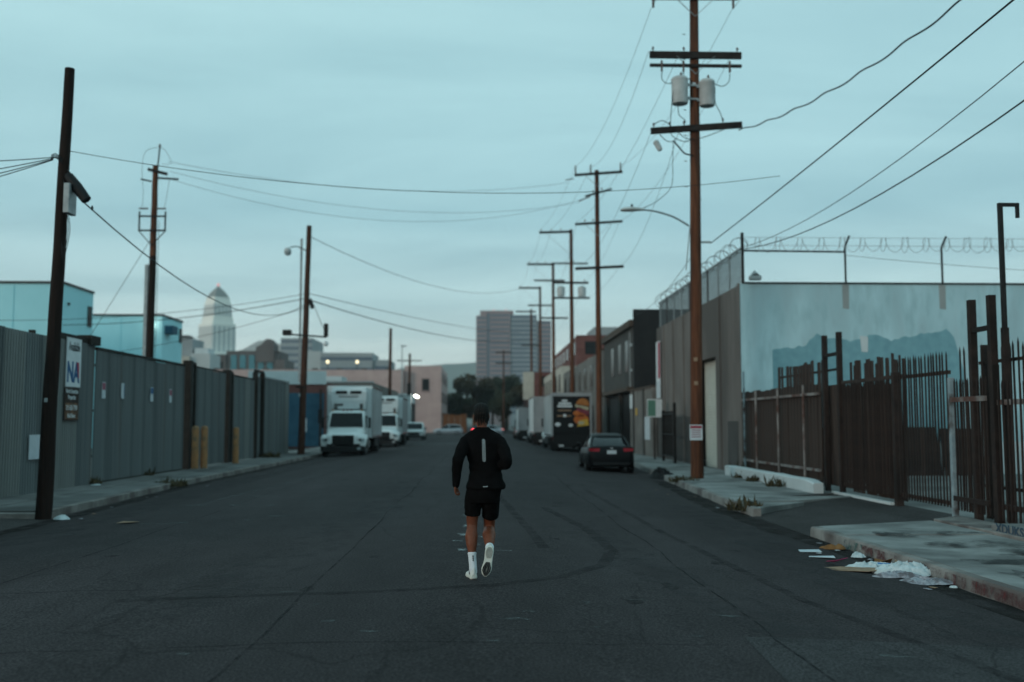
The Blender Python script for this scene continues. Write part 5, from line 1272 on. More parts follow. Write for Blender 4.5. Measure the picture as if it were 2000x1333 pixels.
# ================================================================== VEHICLES
random.seed(21)
WH = {}
def wheel(parent, x, y, z, r, w, side):
    """wheel on the x axis; side = +1 if the outer face looks to +x"""
    key = (r, w)
    if key not in WH:
        ty = MB().lathe([(r * .62, -w / 2), (r * .92, -w / 2), (r, -w * .32), (r, w * .32), (r * .92, w / 2), (r * .62, w / 2), (r * .60, w * .2), (r * .60, -w * .2)], 28, axis='x').mesh('tyre', 'tyre', True, 40)
        rm = MB().lathe([(.03, w * .42), (r * .16, w * .42), (r * .2, w * .2), (r * .5, w * .22), (r * .63, w * .42), (r * .63, -w * .2), (.03, -w * .2)], 20, axis='x').mesh('rim', 'rim', True, 35)
        WH[key] = (ty, rm)
    e = link('wheel', WH[key][0], parent); e.location = (x, y, z)
    if side < 0: e.rotation_euler.z = math.pi
    link('rim', WH[key][1], e)
    return e
def cab_truck(name, label, loc, rz, box_len=7.2, box_top=3.95, reefer=True, side='truck_side', front='white_panel', ad=False, group=None, box_w=1.27):
    t = thing(name, label, 'truck', loc, rz, group)
    # hood: rounded loft
    sec = []
    for y, hw, zt in ((0.0, .82, 1.16), (.05, .92, 1.24), (.25, .98, 1.32), (.8, 1.0, 1.44), (1.45, 1.0, 1.60)):
        sec.append([(-hw, y, .72), (-hw, y, zt - .22), (-hw * .86, y, zt - .06), (-hw * .6, y, zt), (hw * .6, y, zt), (hw * .86, y, zt - .06), (hw, y, zt - .22), (hw, y, .72)])
    MB().loft(sec).build('hood', 'white_paint', t, smooth=True, angle=50)
    for s in (-1, 1):
        f = []
        for y, o, zt, zb in ((.12, .15, 1.02, .62), (.2, .25, 1.14, .58), (.6, .3, 1.2, .95), (1.05, .3, 1.2, 1.0), (1.35, .27, 1.12, .72), (1.5, .2, 1.05, .6)):
            f.append([(s * .9, y, zb), (s * (.95 + o), y, zb), (s * (.97 + o), y, (zb + zt) / 2), (s * (.93 + o * .8), y, zt), (s * .9, y, zt + .03)])
        MB().loft(f).build('fender', 'white_paint', t, smooth=True, angle=60)
        h = MB().loft([[(s * .74, -.015, .86), (s * 1.12, .12, .84), (s * 1.14, .12, 1.0), (s * .72, -.015, 1.04)], [(s * .74, .1, .86), (s * 1.12, .25, .84), (s * 1.14, .25, 1.0), (s * .72, .1, 1.04)]]).build('headlight', 'lamp_lens', t)
        MB().lathe([(.01, 0), (.07, .01), (.075, .05)], 12, axis='y').build('reflector', 'glass_dark', h, smooth=True).location = (s * .9, -.012, .94)
        # mirrors
        m = MB().box(s * 1.28 - .06, s * 1.28 + .06, 1.45, 1.6, 1.55, 2.15).build('mirror', 'black_plastic', t, bevel=.03)
        MB().bar((s * 1.05, 1.7, 2.2), (s * 1.28, 1.53, 2.1), .035).build('mirror_arm', 'black_plastic', m); MB().bar((s * 1.05, 1.7, 1.6), (s * 1.28, 1.53, 1.62), .035).build('mirror_arm', 'black_plastic', m)
        wheel(t, s * 1.03, .78, .5, .5, .28, s)
        for dx in (0, -.3): wheel(t, s * (1.06 + dx), box_len + 1.4, .5, .5, .26, s)
        box('step_tank', 'chrome', t, s * 1.0 - .2, s * 1.0 + .2, 1.75, 2.9, .45, .85, bevel=.04)
    box('grille', 'black_plastic', t, -.58, .58, -.06, .02, .66, 1.19, bevel=.05)
    gm = MB().box(-.54, .54, -.085, -.062, 0, .035).mesh('grille_bar', 'black_plastic')
    for i in range(6): piece('grille_bar', gm, t, (0, 0, .70 + i * .08))
    box('badge', 'chrome', t, -.09, .09, -.075, -.061, 1.12, 1.16)
    MB().loft([[(-1.22, .12, .3), (1.22, .12, .3), (1.22, .12, .6), (-1.22, .12, .6)], [(-1.1, -.1, .3), (1.1, -.1, .3), (1.1, -.1, .6), (-1.1, -.1, .6)]]).build('bumper', 'black_plastic', t, bevel=.03)
    box('tow_lamp', 'lamp_lens', t, .78, .95, -.115, -.101, .42, .54)
    # cab
    c = []
    for y, hw, zt in ((1.45, .98, 1.64), (1.62, .99, 2.05), (1.86, .97, 2.46), (2.05, .95, 2.54), (2.9, .95, 2.56), (2.95, .95, 2.5)):
        c.append([(-1.03, y, .85), (-1.05, y, 1.5), (-hw, y, zt - .12), (-hw * .86, y, zt), (hw * .86, y, zt), (hw, y, zt - .12), (1.05, y, 1.5), (1.03, y, .85)])
    MB().loft(c).build('cab', 'white_paint', t, smooth=True, angle=40)
    ws = MB()
    ws.loft([[(-.92, 1.42, 1.62), (.92, 1.42, 1.62), (.92, 1.60, 1.62), (-.92, 1.60, 1.62)], [(-.84, 1.755, 2.40), (.84, 1.755, 2.40), (.84, 1.9, 2.40), (-.84, 1.9, 2.40)]])
    w_ = ws.build('windshield', 'glass_dark', t)
    for x in (-.35, .3): MB().bar((x, 1.41, 1.64), (x + .35, 1.53, 1.9), .02).build('wiper', 'black_plastic', w_)
    for s in (-1, 1): box('side_window', 'glass_dark', t, s * 1.03 - .02, s * 1.03 + .02, 1.95, 2.7, 1.6, 2.25, bevel=.01)
    for x in (-.8, -.22, 0, .22, .8): box('marker_lamp', 'amber' if abs(x) > .5 else 'red_lens', t, x - .05, x + .05, 1.9, 1.99, 2.53, 2.585)
    box('chassis', 'black_plastic', t, -.45, .45, .4, box_len + 2.9, .55, .82)
    # cargo box
    y0, y1 = 3.1, 3.1 + box_len; w = box_w
    box('cargo_front', front, t, -w, w, y0, y0 + .12, 1.0, box_top, bevel=.04)
    box('cargo_side', side, t, -w, -w + .08, y0 + .121, y1 - .121, 1.0, box_top - .01); box('cargo_side', side, t, w - .08, w, y0 + .121, y1 - .121, 1.0, box_top - .01)
    box('cargo_roof', 'white_panel', t, -w + .08, w - .08, y0 + .121, y1 - .121, box_top - .08, box_top - .012)
    box('cargo_floor', 'black_plastic', t, -w + .08, w - .08, y0 + .121, y1 - .121, 1.0, 1.12)
    for s in (-1, 1):
        for z in (1.0, box_top - .12): box('side_rail', 'chrome', t, s * (w + .006) - .012, s * (w + .006) + .012, y0 + .05, y1, z, z + .12)
        box('corner_post', 'silver_panel', t, s * (w + .004) - .02, s * (w + .004) + .02, y0 - .01, y0 + .2, 1.12, box_top - .12)
        box('rub_rail', 'black_plastic', t, s * w - .03, s * w + .03, 4.6, y1 - 2.5, .5, .95)
    if reefer:
        rf = MB().loft([[(-.92, y0 - .55, 2.62), (.92, y0 - .55, 2.62), (.92, y0, 2.62), (-.92, y0, 2.62)], [(-1.0, y0 - .62, 3.1), (1.0, y0 - .62, 3.1), (1.0, y0, 3.1), (-1.0, y0, 3.1)],
                        [(-1.0, y0 - .6, 3.6), (1.0, y0 - .6, 3.6), (1.0, y0, 3.6), (-1.0, y0, 3.6)], [(-.9, y0 - .4, 3.86), (.9, y0 - .4, 3.86), (.95, y0, 3.86), (-.95, y0, 3.86)]]).build('refrigeration_unit', 'white_panel', t, bevel=.05)
        for s in (-1, 1): box('vent', 'glass_dark', rf, s * .40 - .32, s * .40 + .32, y0 - .645, y0 - .55, 3.48, 3.66, bevel=.03)
        box('lower_vent', 'silver_panel', rf, -.55, .55, y0 - .645, y0 - .6, 3.28, 3.40, bevel=.03)
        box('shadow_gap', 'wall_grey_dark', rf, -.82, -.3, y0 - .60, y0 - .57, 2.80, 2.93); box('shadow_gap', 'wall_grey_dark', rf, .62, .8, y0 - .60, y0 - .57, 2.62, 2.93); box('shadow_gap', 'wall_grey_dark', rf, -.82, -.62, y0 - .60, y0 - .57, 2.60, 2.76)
    # rear frame and doors
    box('rear_door', 'ad_black' if ad else 'silver_panel', t, -w + .12, w - .12, y1 - .12, y1 - .02, 1.12, box_top - .22)
    for s in (-1, 1):
        box('rear_post', 'silver_panel', t, s * (w - .06) - .06, s * (w - .06) + .06, y1 - .12, y1 + .02, 1.0, box_top)
        box('tail_light', 'red_lens', t, s * (w - .2) - .12, s * (w - .2) + .12, y1 + .021, y1 + .05, .82, .96); box('mud_flap', 'black_plastic', t, s * .95 - .3, s * .95 + .3, y1 - .9, y1 - .88, .2, .95)
    box('rear_header', 'silver_panel', t, -w + .121, w - .121, y1 - .12, y1 + .015, box_top - .22, box_top)
    box('lift_gate', 'black_plastic', t, -w + .1, w - .1, y1 + .0, y1 + .12, .55, 1.08); box('rear_bumper', 'black_plastic', t, -1.0, 1.0, y1 - .1, y1 + .06, .35, .52)
    box('plate', 'plate_white', t, .5, .8, y1 + .061, y1 + .07, .38, .5)
    if ad:
        a = link('advert', None, t); yy = y1 - .019
        def sh(poly, m, d=0.0, n='print'): MB().prism(poly, lambda u, v, ww: (u, ww, v), yy + d, yy + d + .006).build(n, m, a)
        def ell(cx, cz, rx, rz, a0=0, a1=360, k=20): return [(cx + rx * math.cos(R(a0 + (a1 - a0) * i / k)), cz + rz * math.sin(R(a0 + (a1 - a0) * i / k))) for i in range(k + 1 if a1 - a0 < 360 else k)]
        # local +x is the photo's left once the truck is turned round
        sh(ell(-.70, 2.95, .42, .42, 10, 190), 'bun', 0)
        sh([(-1.1, 2.82), (-.22, 3.0), (-.26, 2.82), (-1.05, 2.62)], 'ad_cream', .007); sh([(-1.12, 2.58), (-.4, 2.86), (-.3, 2.62), (-1.1, 2.28)], 'ad_meat', .007)
        sh(ell(-.55, 2.45, .45, .20), 'ad_orange', 0); sh(ell(-.62, 2.05, .48, .30), 'ad_orange', .0); sh([(-1.1, 1.7), (-.35, 1.62), (-.5, 2.0), (-1.0, 2.1)], 'ad_yellow', .007); sh(ell(-.6, 1.85, .22, .1), 'ad_cream', .014)
        for z, x0, x1 in ((3.22, .25, .60), (3.05, .02, .80), (2.88, -.05, .88)): sh([(x0, z - .06), (x1, z - .06), (x1, z + .06), (x0, z + .06)], 'sign_white', 0, 'illegible_line')
        for z, x0, x1 in ((2.62, 0, .85), (2.28, 0, .9)): sh([(x0, z - .04), (x1, z - .04), (x1, z + .04), (x0, z + .04)], 'cardboard', 0, 'illegible_line')
        sh(ell(.42, 2.30, .10, .10), 'sign_white', .007); sh(ell(.85, 1.75, .18, .12), 'sign_white', 0); sh(ell(.05, 1.7, .14, .1), 'sign_white', 0)
    return t
cab_truck('box_truck', 'nearest white refrigerated box truck facing the camera at the left kerb', (-7.42, 54.0, .03), R(1.2))
cab_truck('box_truck', 'second white box truck parked behind the nearest one on the left', (-7.15, 72.2, .03), R(.5), box_len=6.0, box_top=3.75, side='silver_panel')
cab_truck('box_truck', 'dark backed delivery truck with food advert parked on the right', (5.62, 62 + 10.3, .03), R(180), box_top=3.72, reefer=False, ad=True)
cab_truck('box_truck', 'pale box truck parked just ahead of the food advert truck', (5.35, 78 + 10.3, .03), R(180), box_top=3.9, reefer=False, side='white_panel')
cab_truck('box_truck', 'far pale truck in the right kerb row beside the brown van', (4.85, 96 + 9.3, .03), R(180), box_len=6.2, box_top=3.3, reefer=False, side='white_panel')

def car(name, label, loc, rz, paint, L=4.75, w=.91, belt=.92, roof=1.45, suv=False, plate=True, lights='red_lens', group=None):
    """rear at local y=0 looking to -y, nose at +y"""
    t = thing(name, label, 'car', loc, rz, group)
    zt = [(0, .62), (.04, .86), (.14, .99 if not suv else 1.0), (.5, belt + .09), (.9, belt + .06), (L * .5, belt + .02), (L * .72, belt), (L * .8, belt - .03), (L * .95, belt - .18), (L * .99, belt - .34), (L, .55)]
    hwm = [(0, .78), (.04, .86), (.14, .93), (.5, .98), (.9, 1), (L * .5, 1), (L * .72, .99), (L * .8, .97), (L * .95, .88), (L * .99, .8), (L, .72)]
    rings = []
    for (y, z), (_, k) in zip(zt, hwm):
        h = w * k
        zb = .24 if .1 < y < L - .1 else .30
        rings.append([(-h * .9, y, zb), (-h * .98, y, zb + .15), (-h, y, min(z - .1, .62)), (-h * .965, y, z - .05), (-h * .86, y, z), (0, y, z + .02), (h * .86, y, z), (h * .965, y, z - .05), (h, y, min(z - .1, .62)), (h * .98, y, zb + .15), (h * .9, y, zb)])
    body = MB().loft(rings).build('body', paint, t, smooth=True, angle=60)
    # glasshouse
    rb_ = .18 if suv else .62          # where the rear glass starts
    g = [(rb_, belt + .03, .74), (rb_ + (.35 if suv else .75), roof - .06, .60), (rb_ + 1.1, roof, .60), (L * .5, roof + .005, .60), (L * .56, roof - .04, .60), (L * .74, belt + .0, .74)]
    gr = []
    for y, z, k in g:
        hb = w * .90
        gr.append([(-hb * .98, y, belt - .05), (-hb, y, belt + .02), (-w * max(k, .6) - (.12 * w if z < belt + .2 else 0.05), y, max(z - .05, belt + .03)), (-w * .52, y, max(z, belt + .035)), (w * .52, y, max(z, belt + .035)), (w * max(k, .6) + (.12 * w if z < belt + .2 else .05), y, max(z - .05, belt + .03)), (hb, y, belt + .02), (hb * .98, y, belt - .05)])
    MB().loft(gr).build('windows', 'glass_dark', t, smooth=True, angle=50)
    rf = []
    for y, z, k in ((rb_ + (.33 if suv else .70), roof - .075, .61), (rb_ + .85, roof - .005, .615), (rb_ + 1.2, roof + .018, .615), (L * .5, roof + .022, .615), (L * .56, roof - .02, .61)):
        rf.append([(-w * k - .055, y, z - .065), (-w * k - .02, y, z - .01), (-w * .4, y, z + .012), (w * .4, y, z + .012), (w * k + .02, y, z - .01), (w * k + .055, y, z - .065)])
    MB().loft(rf).build('roof', paint, t, smooth=True, angle=60)
    for s in (-1, 1):
        MB().bar((s * w * .80, rb_ - .02, belt + .06), (s * w * .665, rb_ + (.36 if suv else .74), roof - .09), .07, .05).build('rear_pillar', paint, t)
        MB().bar((s * w * .80, L * .74, belt + .0), (s * w * .665, L * .565, roof - .07), .06, .05).build('front_pillar', paint, t)
        MB().bar((s * w * .88, L * .47, belt + .02), (s * w * .68, L * .47, roof - .05), .08, .04).build('door_pillar', paint, t)
        tl = MB().loft([[(s * w * .50, -.004, .80), (s * w * .88, .02, .82), (s * w * .9, .02, .92), (s * w * .48, .06, .93)], [(s * w * .50, .2, .80), (s * w * .93, .28, .82), (s * w * .94, .28, .92), (s * w * .48, .2, .93)]]).build('tail_light', lights, t)
        hl_ = box('headlight', 'lamp_lens', t, s * w * .68 - .2, s * w * .68 + .14, L - .16, L - .04, .58, .70, bevel=.03)
        box('mirror', paint, t, s * (w + .08) - .1, s * (w + .08) + .1, L * .69, L * .69 + .1, belt + .03, belt + .17, bevel=.03)
        for y in (.95, L - .92): wheel(t, s * (w - .10), y, .33, .33 if not suv else .33, .22, s)
        box('door_handle', 'chrome', t, s * (w + .003) - .012, s * (w + .003) + .012, L * .4, L * .4 + .18, belt - .13, belt - .10)
    if plate: box('number_plate', 'plate_white', t, -.17, .17, -.03, -.005, .72, .85)
    box('rear_bumper', 'black_plastic', t, -w * .75, w * .75, -.02, .1, .30, .42, bevel=.03); box('badge', 'chrome', t, -.06, .06, -.01, .04, .90, .95)
    return t
car('sedan', 'black sedan parked at the right kerb with its back to the camera', (4.75, 36.3, .04), R(-1.5), 'car_black', w=.89, roof=1.41, belt=.90)
car('parked_suv', 'silver hatchback crossing at the far junction left of the runner', (-2.75, 153.0, .02), R(90), 'car_silver', L=4.6, belt=.95, roof=1.55, suv=True)
car('moving_car', 'dark car with a red tail light beside the runner\'s neck', (-.48, 141, .04), 0, 'car_black', lights='red_lit', roof=1.5)
car('turning_car', 'pale car with glowing tail light right of the runner\'s head', (3.4, 150, .02), R(85), 'car_silver', roof=1.45, lights='red_lit_soft')
car('parked_van', 'brown red van at the far end of the right kerb row', (4.6, 108, .03), 0, 'car_maroon', L=5.2, w=1.0, belt=1.2, roof=2.35, suv=True)
# pickup on the left
pk = thing('pickup_truck', 'white pickup parked behind the two box trucks on the left', 'pickup truck', (-6.75, 100, .03))
sec = []
for y, hw, zt in ((0, .80, .98), (.06, .92, 1.06), (.5, .95, 1.12), (1.35, .95, 1.18)): sec.append([(-hw, y, .5), (-hw, y, zt - .1), (-hw * .9, y, zt), (hw * .9, y, zt), (hw, y, zt - .1), (hw, y, .5)])
MB().loft(sec).build('hood', 'white_paint', pk, smooth=True, angle=45)
sec = []
for y, hw, zt in ((1.3, .92, 1.2), (1.95, .80, 1.82), (2.3, .80, 1.88), (3.2, .80, 1.86), (3.5, .9, 1.3)): sec.append([(-.97, y, .5), (-.97, y, 1.15), (-hw, y, zt - .05), (-hw * .9, y, zt), (hw * .9, y, zt), (hw, y, zt - .05), (.97, y, 1.15), (.97, y, .5)])
MB().loft(sec).build('cab', 'white_paint', pk, smooth=True, angle=45)
MB().loft([[(-.82, 1.25, 1.23), (.82, 1.25, 1.23), (.82, 1.5, 1.23), (-.82, 1.5, 1.23)], [(-.74, 1.82, 1.78), (.74, 1.82, 1.78), (.74, 2.0, 1.78), (-.74, 2.0, 1.78)]]).build('windshield', 'glass_dark', pk)
box('bed', 'white_paint', pk, -.97, .97, 3.5, 5.4, .6, 1.25, bevel=.03); box('grille', 'black_plastic', pk, -.6, .6, -.04, .01, .62, .92, bevel=.02); box('bumper', 'black_plastic', pk, -.97, .97, -.12, .1, .38, .6, bevel=.03)
for s in (-1, 1):
    box('headlight', 'lamp_lens', pk, s * .76 - .14, s * .76 + .14, -.03, .05, .75, .95, bevel=.02); box('mirror', 'black_plastic', pk, s * 1.1 - .1, s * 1.1 + .1, 1.6, 1.7, 1.2, 1.4, bevel=.02)
    for y in (.85, 4.4): wheel(pk, s * .88, y, .40, .40, .26, s)
# dark bag on the right pavement edge behind the sedan
# ================================================================== TREES, WEEDS, LITTER
random.seed(31)
def leaf_crown(m, rx, ry, rz, n, size, lobes=9, seed=1):
    rnd = random.Random(seed); s = MB(); L = []
    for _ in range(lobes):
        a = rnd.uniform(0, 6.28); q = rnd.uniform(.25, .75); L.append((math.cos(a) * rx * q, math.sin(a) * ry * q, rnd.uniform(-.55, .65) * rz, rnd.uniform(.28, .5)))
    for _ in range(n):
        cx, cy, cz, k = rnd.choice(L)
        v = Vector((rnd.gauss(0, 1), rnd.gauss(0, 1), rnd.gauss(0, 1))).normalized() * (rnd.random() ** .45)
        p = Vector((cx + v.x * rx * k, cy + v.y * ry * k, cz + v.z * rz * k))
        u = Vector((rnd.gauss(0, 1), rnd.gauss(0, 1), rnd.gauss(0, 1))).normalized(); w = u.orthogonal().normalized(); z = size * rnd.uniform(.5, 1.3)
        s.add([p - u * z, p + w * z * .55, p + u * z, p - w * z * .55], [(0, 1, 2, 3)])
    me = bpy.data.meshes.new('crown'); me.from_pydata(s.v, [], s.f); me.materials.append(M[m]); return me
CR = [leaf_crown('leaf_dark', 3.4, 3.4, 3.0, 3200, .33, 11, 1), leaf_crown('leaf_brown', 3.2, 3.2, 2.8, 2600, .32, 9, 2), leaf_crown('leaf_olive', 3.0, 3.0, 3.6, 2600, .32, 10, 3)]
def trunk_mesh(seed):
    rnd = random.Random(seed); s = MB(); s.tube([(0, 0, 0), (.1, .05, 2), (.05, .1, 4.2), (.2, 0, 6.2)], [.32, .25, .19, .08], 9)
    for k in range(6):
        a = rnd.uniform(0, 6.28); z0 = rnd.uniform(2.6, 4.6); q = rnd.uniform(1.3, 2.4)
        s.tube([(.07, .06, z0), (math.cos(a) * q * .5, math.sin(a) * q * .5, z0 + 1.1), (math.cos(a) * q, math.sin(a) * q, z0 + 2.2)], [.12, .08, .03], 6)
    return s.mesh('trunk', 'bark', True)
TK = [trunk_mesh(k) for k in (1, 2)]
trees = [(-1.0, 232, 1.55, 1, 'tall brown-leaved tree in front of the office tower'), (-7.5, 250, 1.05, 0, 'dark tree at the left end of the far row by the pink building'), (-4.2, 224, .9, 0, 'small dark tree above the orange hoarding'),
         (2.5, 218, 1.0, 0, 'dark bushy tree straight above the runner\'s head'), (6.0, 236, 1.45, 0, 'tall dark tree right of the brown-leaved tree'), (4.2, 200, .85, 2, 'olive tree low behind the turning car'), (9.6, 224, 1.2, 1, 'brownish tree behind the far right pole'),
         (-1.5, 205, .72, 1, 'low brown bushy tree behind the silver hatchback'), (12.5, 210, 1.05, 0, 'dark tree before the far brick corner building'), (0.6, 262, 1.2, 2, 'olive tree farthest back in the far row')]
for i, (x, y, k, c, lb) in enumerate(trees):
    t = thing('street_tree', lb, 'tree', (x, y, 0), random.uniform(0, 6), 'trees beyond the crossing'); k *= 1.1; t.scale = (k, k, k)
    link('trunk', TK[i % 2], t); o = link('crown', CR[c], t); o.location = (0.1, 0, 5.6)
hd = thing('hoarding', 'orange brown hoarding behind the silver hatchback at the crossing', 'fence', (-3.2, 178, 0))
for i in range(7):
    if i != 4: box('panel', 'orange_barrier', hd, -3.6 + i * 1.05, -2.58 + i * 1.05, 0, .06, .1, 3.4 - .1 * (i % 3))
for i in range(4): box('post', 'steel_dark', hd, -3.6 + i * 2.1, -3.5 + i * 2.1, .07, .15, 0, 3.3)
sgn = thing('far_sign', 'tall white sign panel above the far pale truck', 'sign', (5.6, 118, 0))
box('panel', 'cream', sgn, -.65, .65, -.06, .06, 4.6, 7.9); box('post', 'steel_dark', sgn, -.06, .06, .061, .16, 0, 7.5)

def weed_clump(name, label, loc, r, h, n, m='weed', cat='weeds', group='weeds along the kerbs'):
    s = MB(); rnd = random.Random(sum(map(ord, label)))
    for _ in range(n):
        a = rnd.uniform(0, 6.28); q = r * rnd.random() ** .5; b = Vector((math.cos(a) * q, math.sin(a) * q, 0)); hh = h * rnd.uniform(.2, 1.25) * rnd.uniform(.5, 1)
        lean = Vector((rnd.gauss(0, .65), rnd.gauss(0, .65), 1)).normalized() * hh; w = Vector((rnd.uniform(-1, 1), rnd.uniform(-1, 1), 0)).normalized() * rnd.uniform(.005, .024)
        s.add([b - w, b + w, b + lean * .6 + w * 1.6, b + lean, b + lean * .6 - w * 1.6], [(0, 1, 2, 3, 4)])
    me = bpy.data.meshes.new(name); me.from_pydata(s.v, [], s.f); me.materials.append(M[m]); o = link(name, me); o.location = loc
    return tag(o, label, cat, group)
for loc, r, h, n, lb in (((8.1, 29.6, .15), .22, .28, 70, 'weeds against the middle of the low white wall'), ((8.1, 27.2, .15), .34, .36, 110, 'larger weeds against the near end of the low white wall'), ((8.2, 31.5, .15), .25, .25, 90, 'small weeds against the far end of the low white wall'),
                         ((5.55, 21.0, .06), .36, .30, 200, 'dry weeds at the kerb end beside the driveway'), ((6.15, 30.2, .1), .42, .30, 120, 'dry weed heap at the foot of the transformer pole kerb'),
                         ((8.75, 33.2, .15), .35, .55, 160, 'dark weeds where boarded fence meets the pale wall'), ((-9.0, 29.6, .05), .42, .28, 260, 'dark weeds in the gutter below the left pavement'), ((-10.9, 33.3, .17), .16, .3, 60, 'dry tuft at the foot of the flyer fence section'),
                         ((-10.6, 50.2, .17), .6, .35, 260, 'dark weeds at the far end of the corrugated fence'), ((-10.9, 28.7, .17), .2, .3, 70, 'dry tuft at the joint of the first two fence sections')):
    weed_clump('weeds', lb, loc, r, h, n)

def crumple(name, label, loc, rx, ry, h, m, seed, cat='litter', rz=0, group=None, n=16, lumps=3.0):
    """crumpled lump: a displaced half shell closed underneath"""
    s = MB(); off = Vector((seed * 3.1, seed * 1.7, 0)); NA = 44; n = 24
    for i in range(n + 1):
        rr_ = i / n
        for k in range(NA):
            a = 2 * math.pi * k / NA; ca = Vector((math.cos(a), math.sin(a), seed))
            e = 1 + .38 * mnoise.noise(ca * 1.5) + .22 * mnoise.noise(ca * 3.7) + .10 * mnoise.noise(ca * 9)
            x, y = math.cos(a) * rr_ * rx * e, math.sin(a) * rr_ * ry * e
            q = Vector((x * 5, y * 5, 0)) + off
            q = q + Vector((mnoise.noise(q * 1.3), mnoise.noise(q * 1.3 + Vector((7, 3, 0))), 0)) * .9
            z = .45 * (1 - abs(mnoise.noise(q)) * 2) + .35 * (1 - abs(mnoise.noise(q * 2.3)) * 2) + .22 * (1 - abs(mnoise.noise(q * 5.1)) * 2)
            z = h * (max(0, 1 - rr_ ** 3) * max(.08, .25 + z * .75) + .06 * abs(mnoise.noise(q * 4)))
            s.v.append((x, y, max(0, z) + .002))
    for i in range(n):
        for k in range(NA):
            a = i * NA + k; b = i * NA + (k + 1) % NA; s.f.append((a, b, b + NA, a + NA))
    o = s.build(name, m, None, smooth=True, angle=25); o.location = loc; o.rotation_euler.z = rz
    return tag(o, label, cat, group)
def flat_scrap(name, label, loc, poly, m, curl=.02, rz=0, group=None, t=.004, cat='litter'):
    s = MB(); n = len(poly); rnd = random.Random(len(label))
    zs = [rnd.uniform(0, curl) for _ in poly]
    s.v = [(x, y, z + .003) for (x, y), z in zip(poly, zs)] + [(x, y, z + .003 + t) for (x, y), z in zip(poly, zs)]
    cx = sum(p[0] for p in poly) / n; cy = sum(p[1] for p in poly) / n
    s.v += [(cx, cy, .003 + curl * .3), (cx, cy, .003 + t + curl * .3)]
    for k in range(n):
        k2 = (k + 1) % n; s.f += [(2 * n, k2, k), (2 * n + 1, n + k, n + k2), (k, k2, n + k2, n + k)]
    o = s.build(name, m, None); o.location = loc; o.rotation_euler.z = rz
    return tag(o, label, cat, group)
def rz_(x, y): return road_z(x, y)
def on(x, y, dz=0): return (x, y, rz_(x, y) + dz)
crumple('plastic_bag', 'large crumpled white plastic bag in the gutter litter by the near kerb', on(5.20, 12.35, .01), .38, .22, .17, 'plastic_bag', 3)
crumple('plastic_bag', 'flatter white plastic sheeting left of the large crumpled bag', on(5.00, 12.75, .008), .38, .17, .10, 'plastic_bag', 8)
crumple('plastic_bag', 'grey mottled plastic film right of the large crumpled bag', on(5.26, 11.75, .008), .30, .22, .07, 'plastic_grey', 5)
crumple('plastic_bag', 'small grey film scrap in front of the crumpled bag', on(5.02, 12.10, .008), .32, .13, .07, 'plastic_grey', 9)
flat_scrap('cardboard_sheet', 'flat brown cardboard lying in the road left of the white bag', on(4.66, 12.50, .004), [(-.48, .12), (-.1, .20), (.35, .12), (.42, -.10), (.1, -.22), (-.25, -.10)], 'cardboard', .02)
flat_scrap('cardboard_piece', 'small upright brown cardboard leaning on the kerb by the bag', on(5.40, 12.85, .02), [(-.1, -.05), (.1, -.05), (.1, .08), (-.02, .12)], 'cardboard', .12)
flat_scrap('litter_scrap', 'bright blue scrap on top of the white plastic', (5.10, 12.6, .11), [(-.1, -.04), (.09, -.05), (.1, .05), (-.08, .06)], 'litter_blue', .04)
flat_scrap('litter_scrap', 'pink scrap lying left of the cardboard sheet', on(4.55, 12.95, .01), [(-.09, -.03), (.03, -.05), (.2, -.02), (.04, .03), (-.05, .09)], 'litter_pink', .09)
crumple('paper_bag', 'crumpled orange brown paper bag at the kerb', on(5.26, 14.9, .01), .20, .14, .08, 'cardboard_orange', 12)
crumple('paper_scrap', 'small crumpled white paper between paper bag and plastic', on(5.27, 13.95, .01), .10, .08, .08, 'plastic_bag', 14)
flat_scrap('paper_sheet', 'farther flat white paper sheet on the asphalt near the driveway', on(4.70, 14.3, .006), [(-.17, -.10), (.14, -.12), (.17, .10), (-.12, .13)], 'paper', .012)
flat_scrap('paper_sheet', 'nearer flat white paper sheet on the asphalt near the driveway', on(4.64, 13.65, .006), [(-.18, -.05), (.17, -.09), (.19, .04), (-.14, .08)], 'paper', .012)
flat_scrap('litter_scrap', 'brown leaf of card behind the white plastic at the kerb', on(5.30, 13.2, .02), [(-.12, -.05), (.12, -.06), (.14, .05), (-.06, .09)], 'cardboard_orange', .08)
crumple('paper_scrap', 'tiny white scrap in the gutter right of the litter pile', on(5.42, 11.45, .005), .05, .04, .03, 'plastic_bag', 15)
crumple('paper_cup', 'crumpled white cup at the foot of the near left pole', on(-8.05, 19.6, .01), .14, .11, .10, 'plastic_bag', 17)
crumple('paper_scrap', 'white scrap on the left pavement at the fence joint', (-10.6, 28.0, .18), .14, .1, .04, 'plastic_bag', 18)
flat_scrap('paper_sheet', 'brown scrap on the road below the left kerb', on(-6.2, 17.9, .006), [(-.17, -.10), (.14, -.12), (.17, .10), (-.12, .13)], 'cardboard', .03)
crumple('rubbish_sack', 'black rubbish sack beside the parked sedan at the right kerb', on(6.05, 33.6, .0), .42, .5, .42, 'black_plastic', 22, cat='rubbish bag')
random.seed(77)
for i in range(26):
    x = random.choice((random.uniform(4.6, 5.4), random.uniform(-8.6, -7.6))); y = random.uniform(11, 30)
    o = flat_scrap('litter_scrap', 'small pale scrap lying in the right gutter' if x > 0 else 'small pale scrap lying in the left gutter', on(x, y, .004), [(-.04, -.02), (.03, -.03), (.05, .02), (-.02, .035)], random.choice(('paper', 'cardboard', 'plastic_grey')), .01, random.uniform(0, 6), 'gutter scraps')
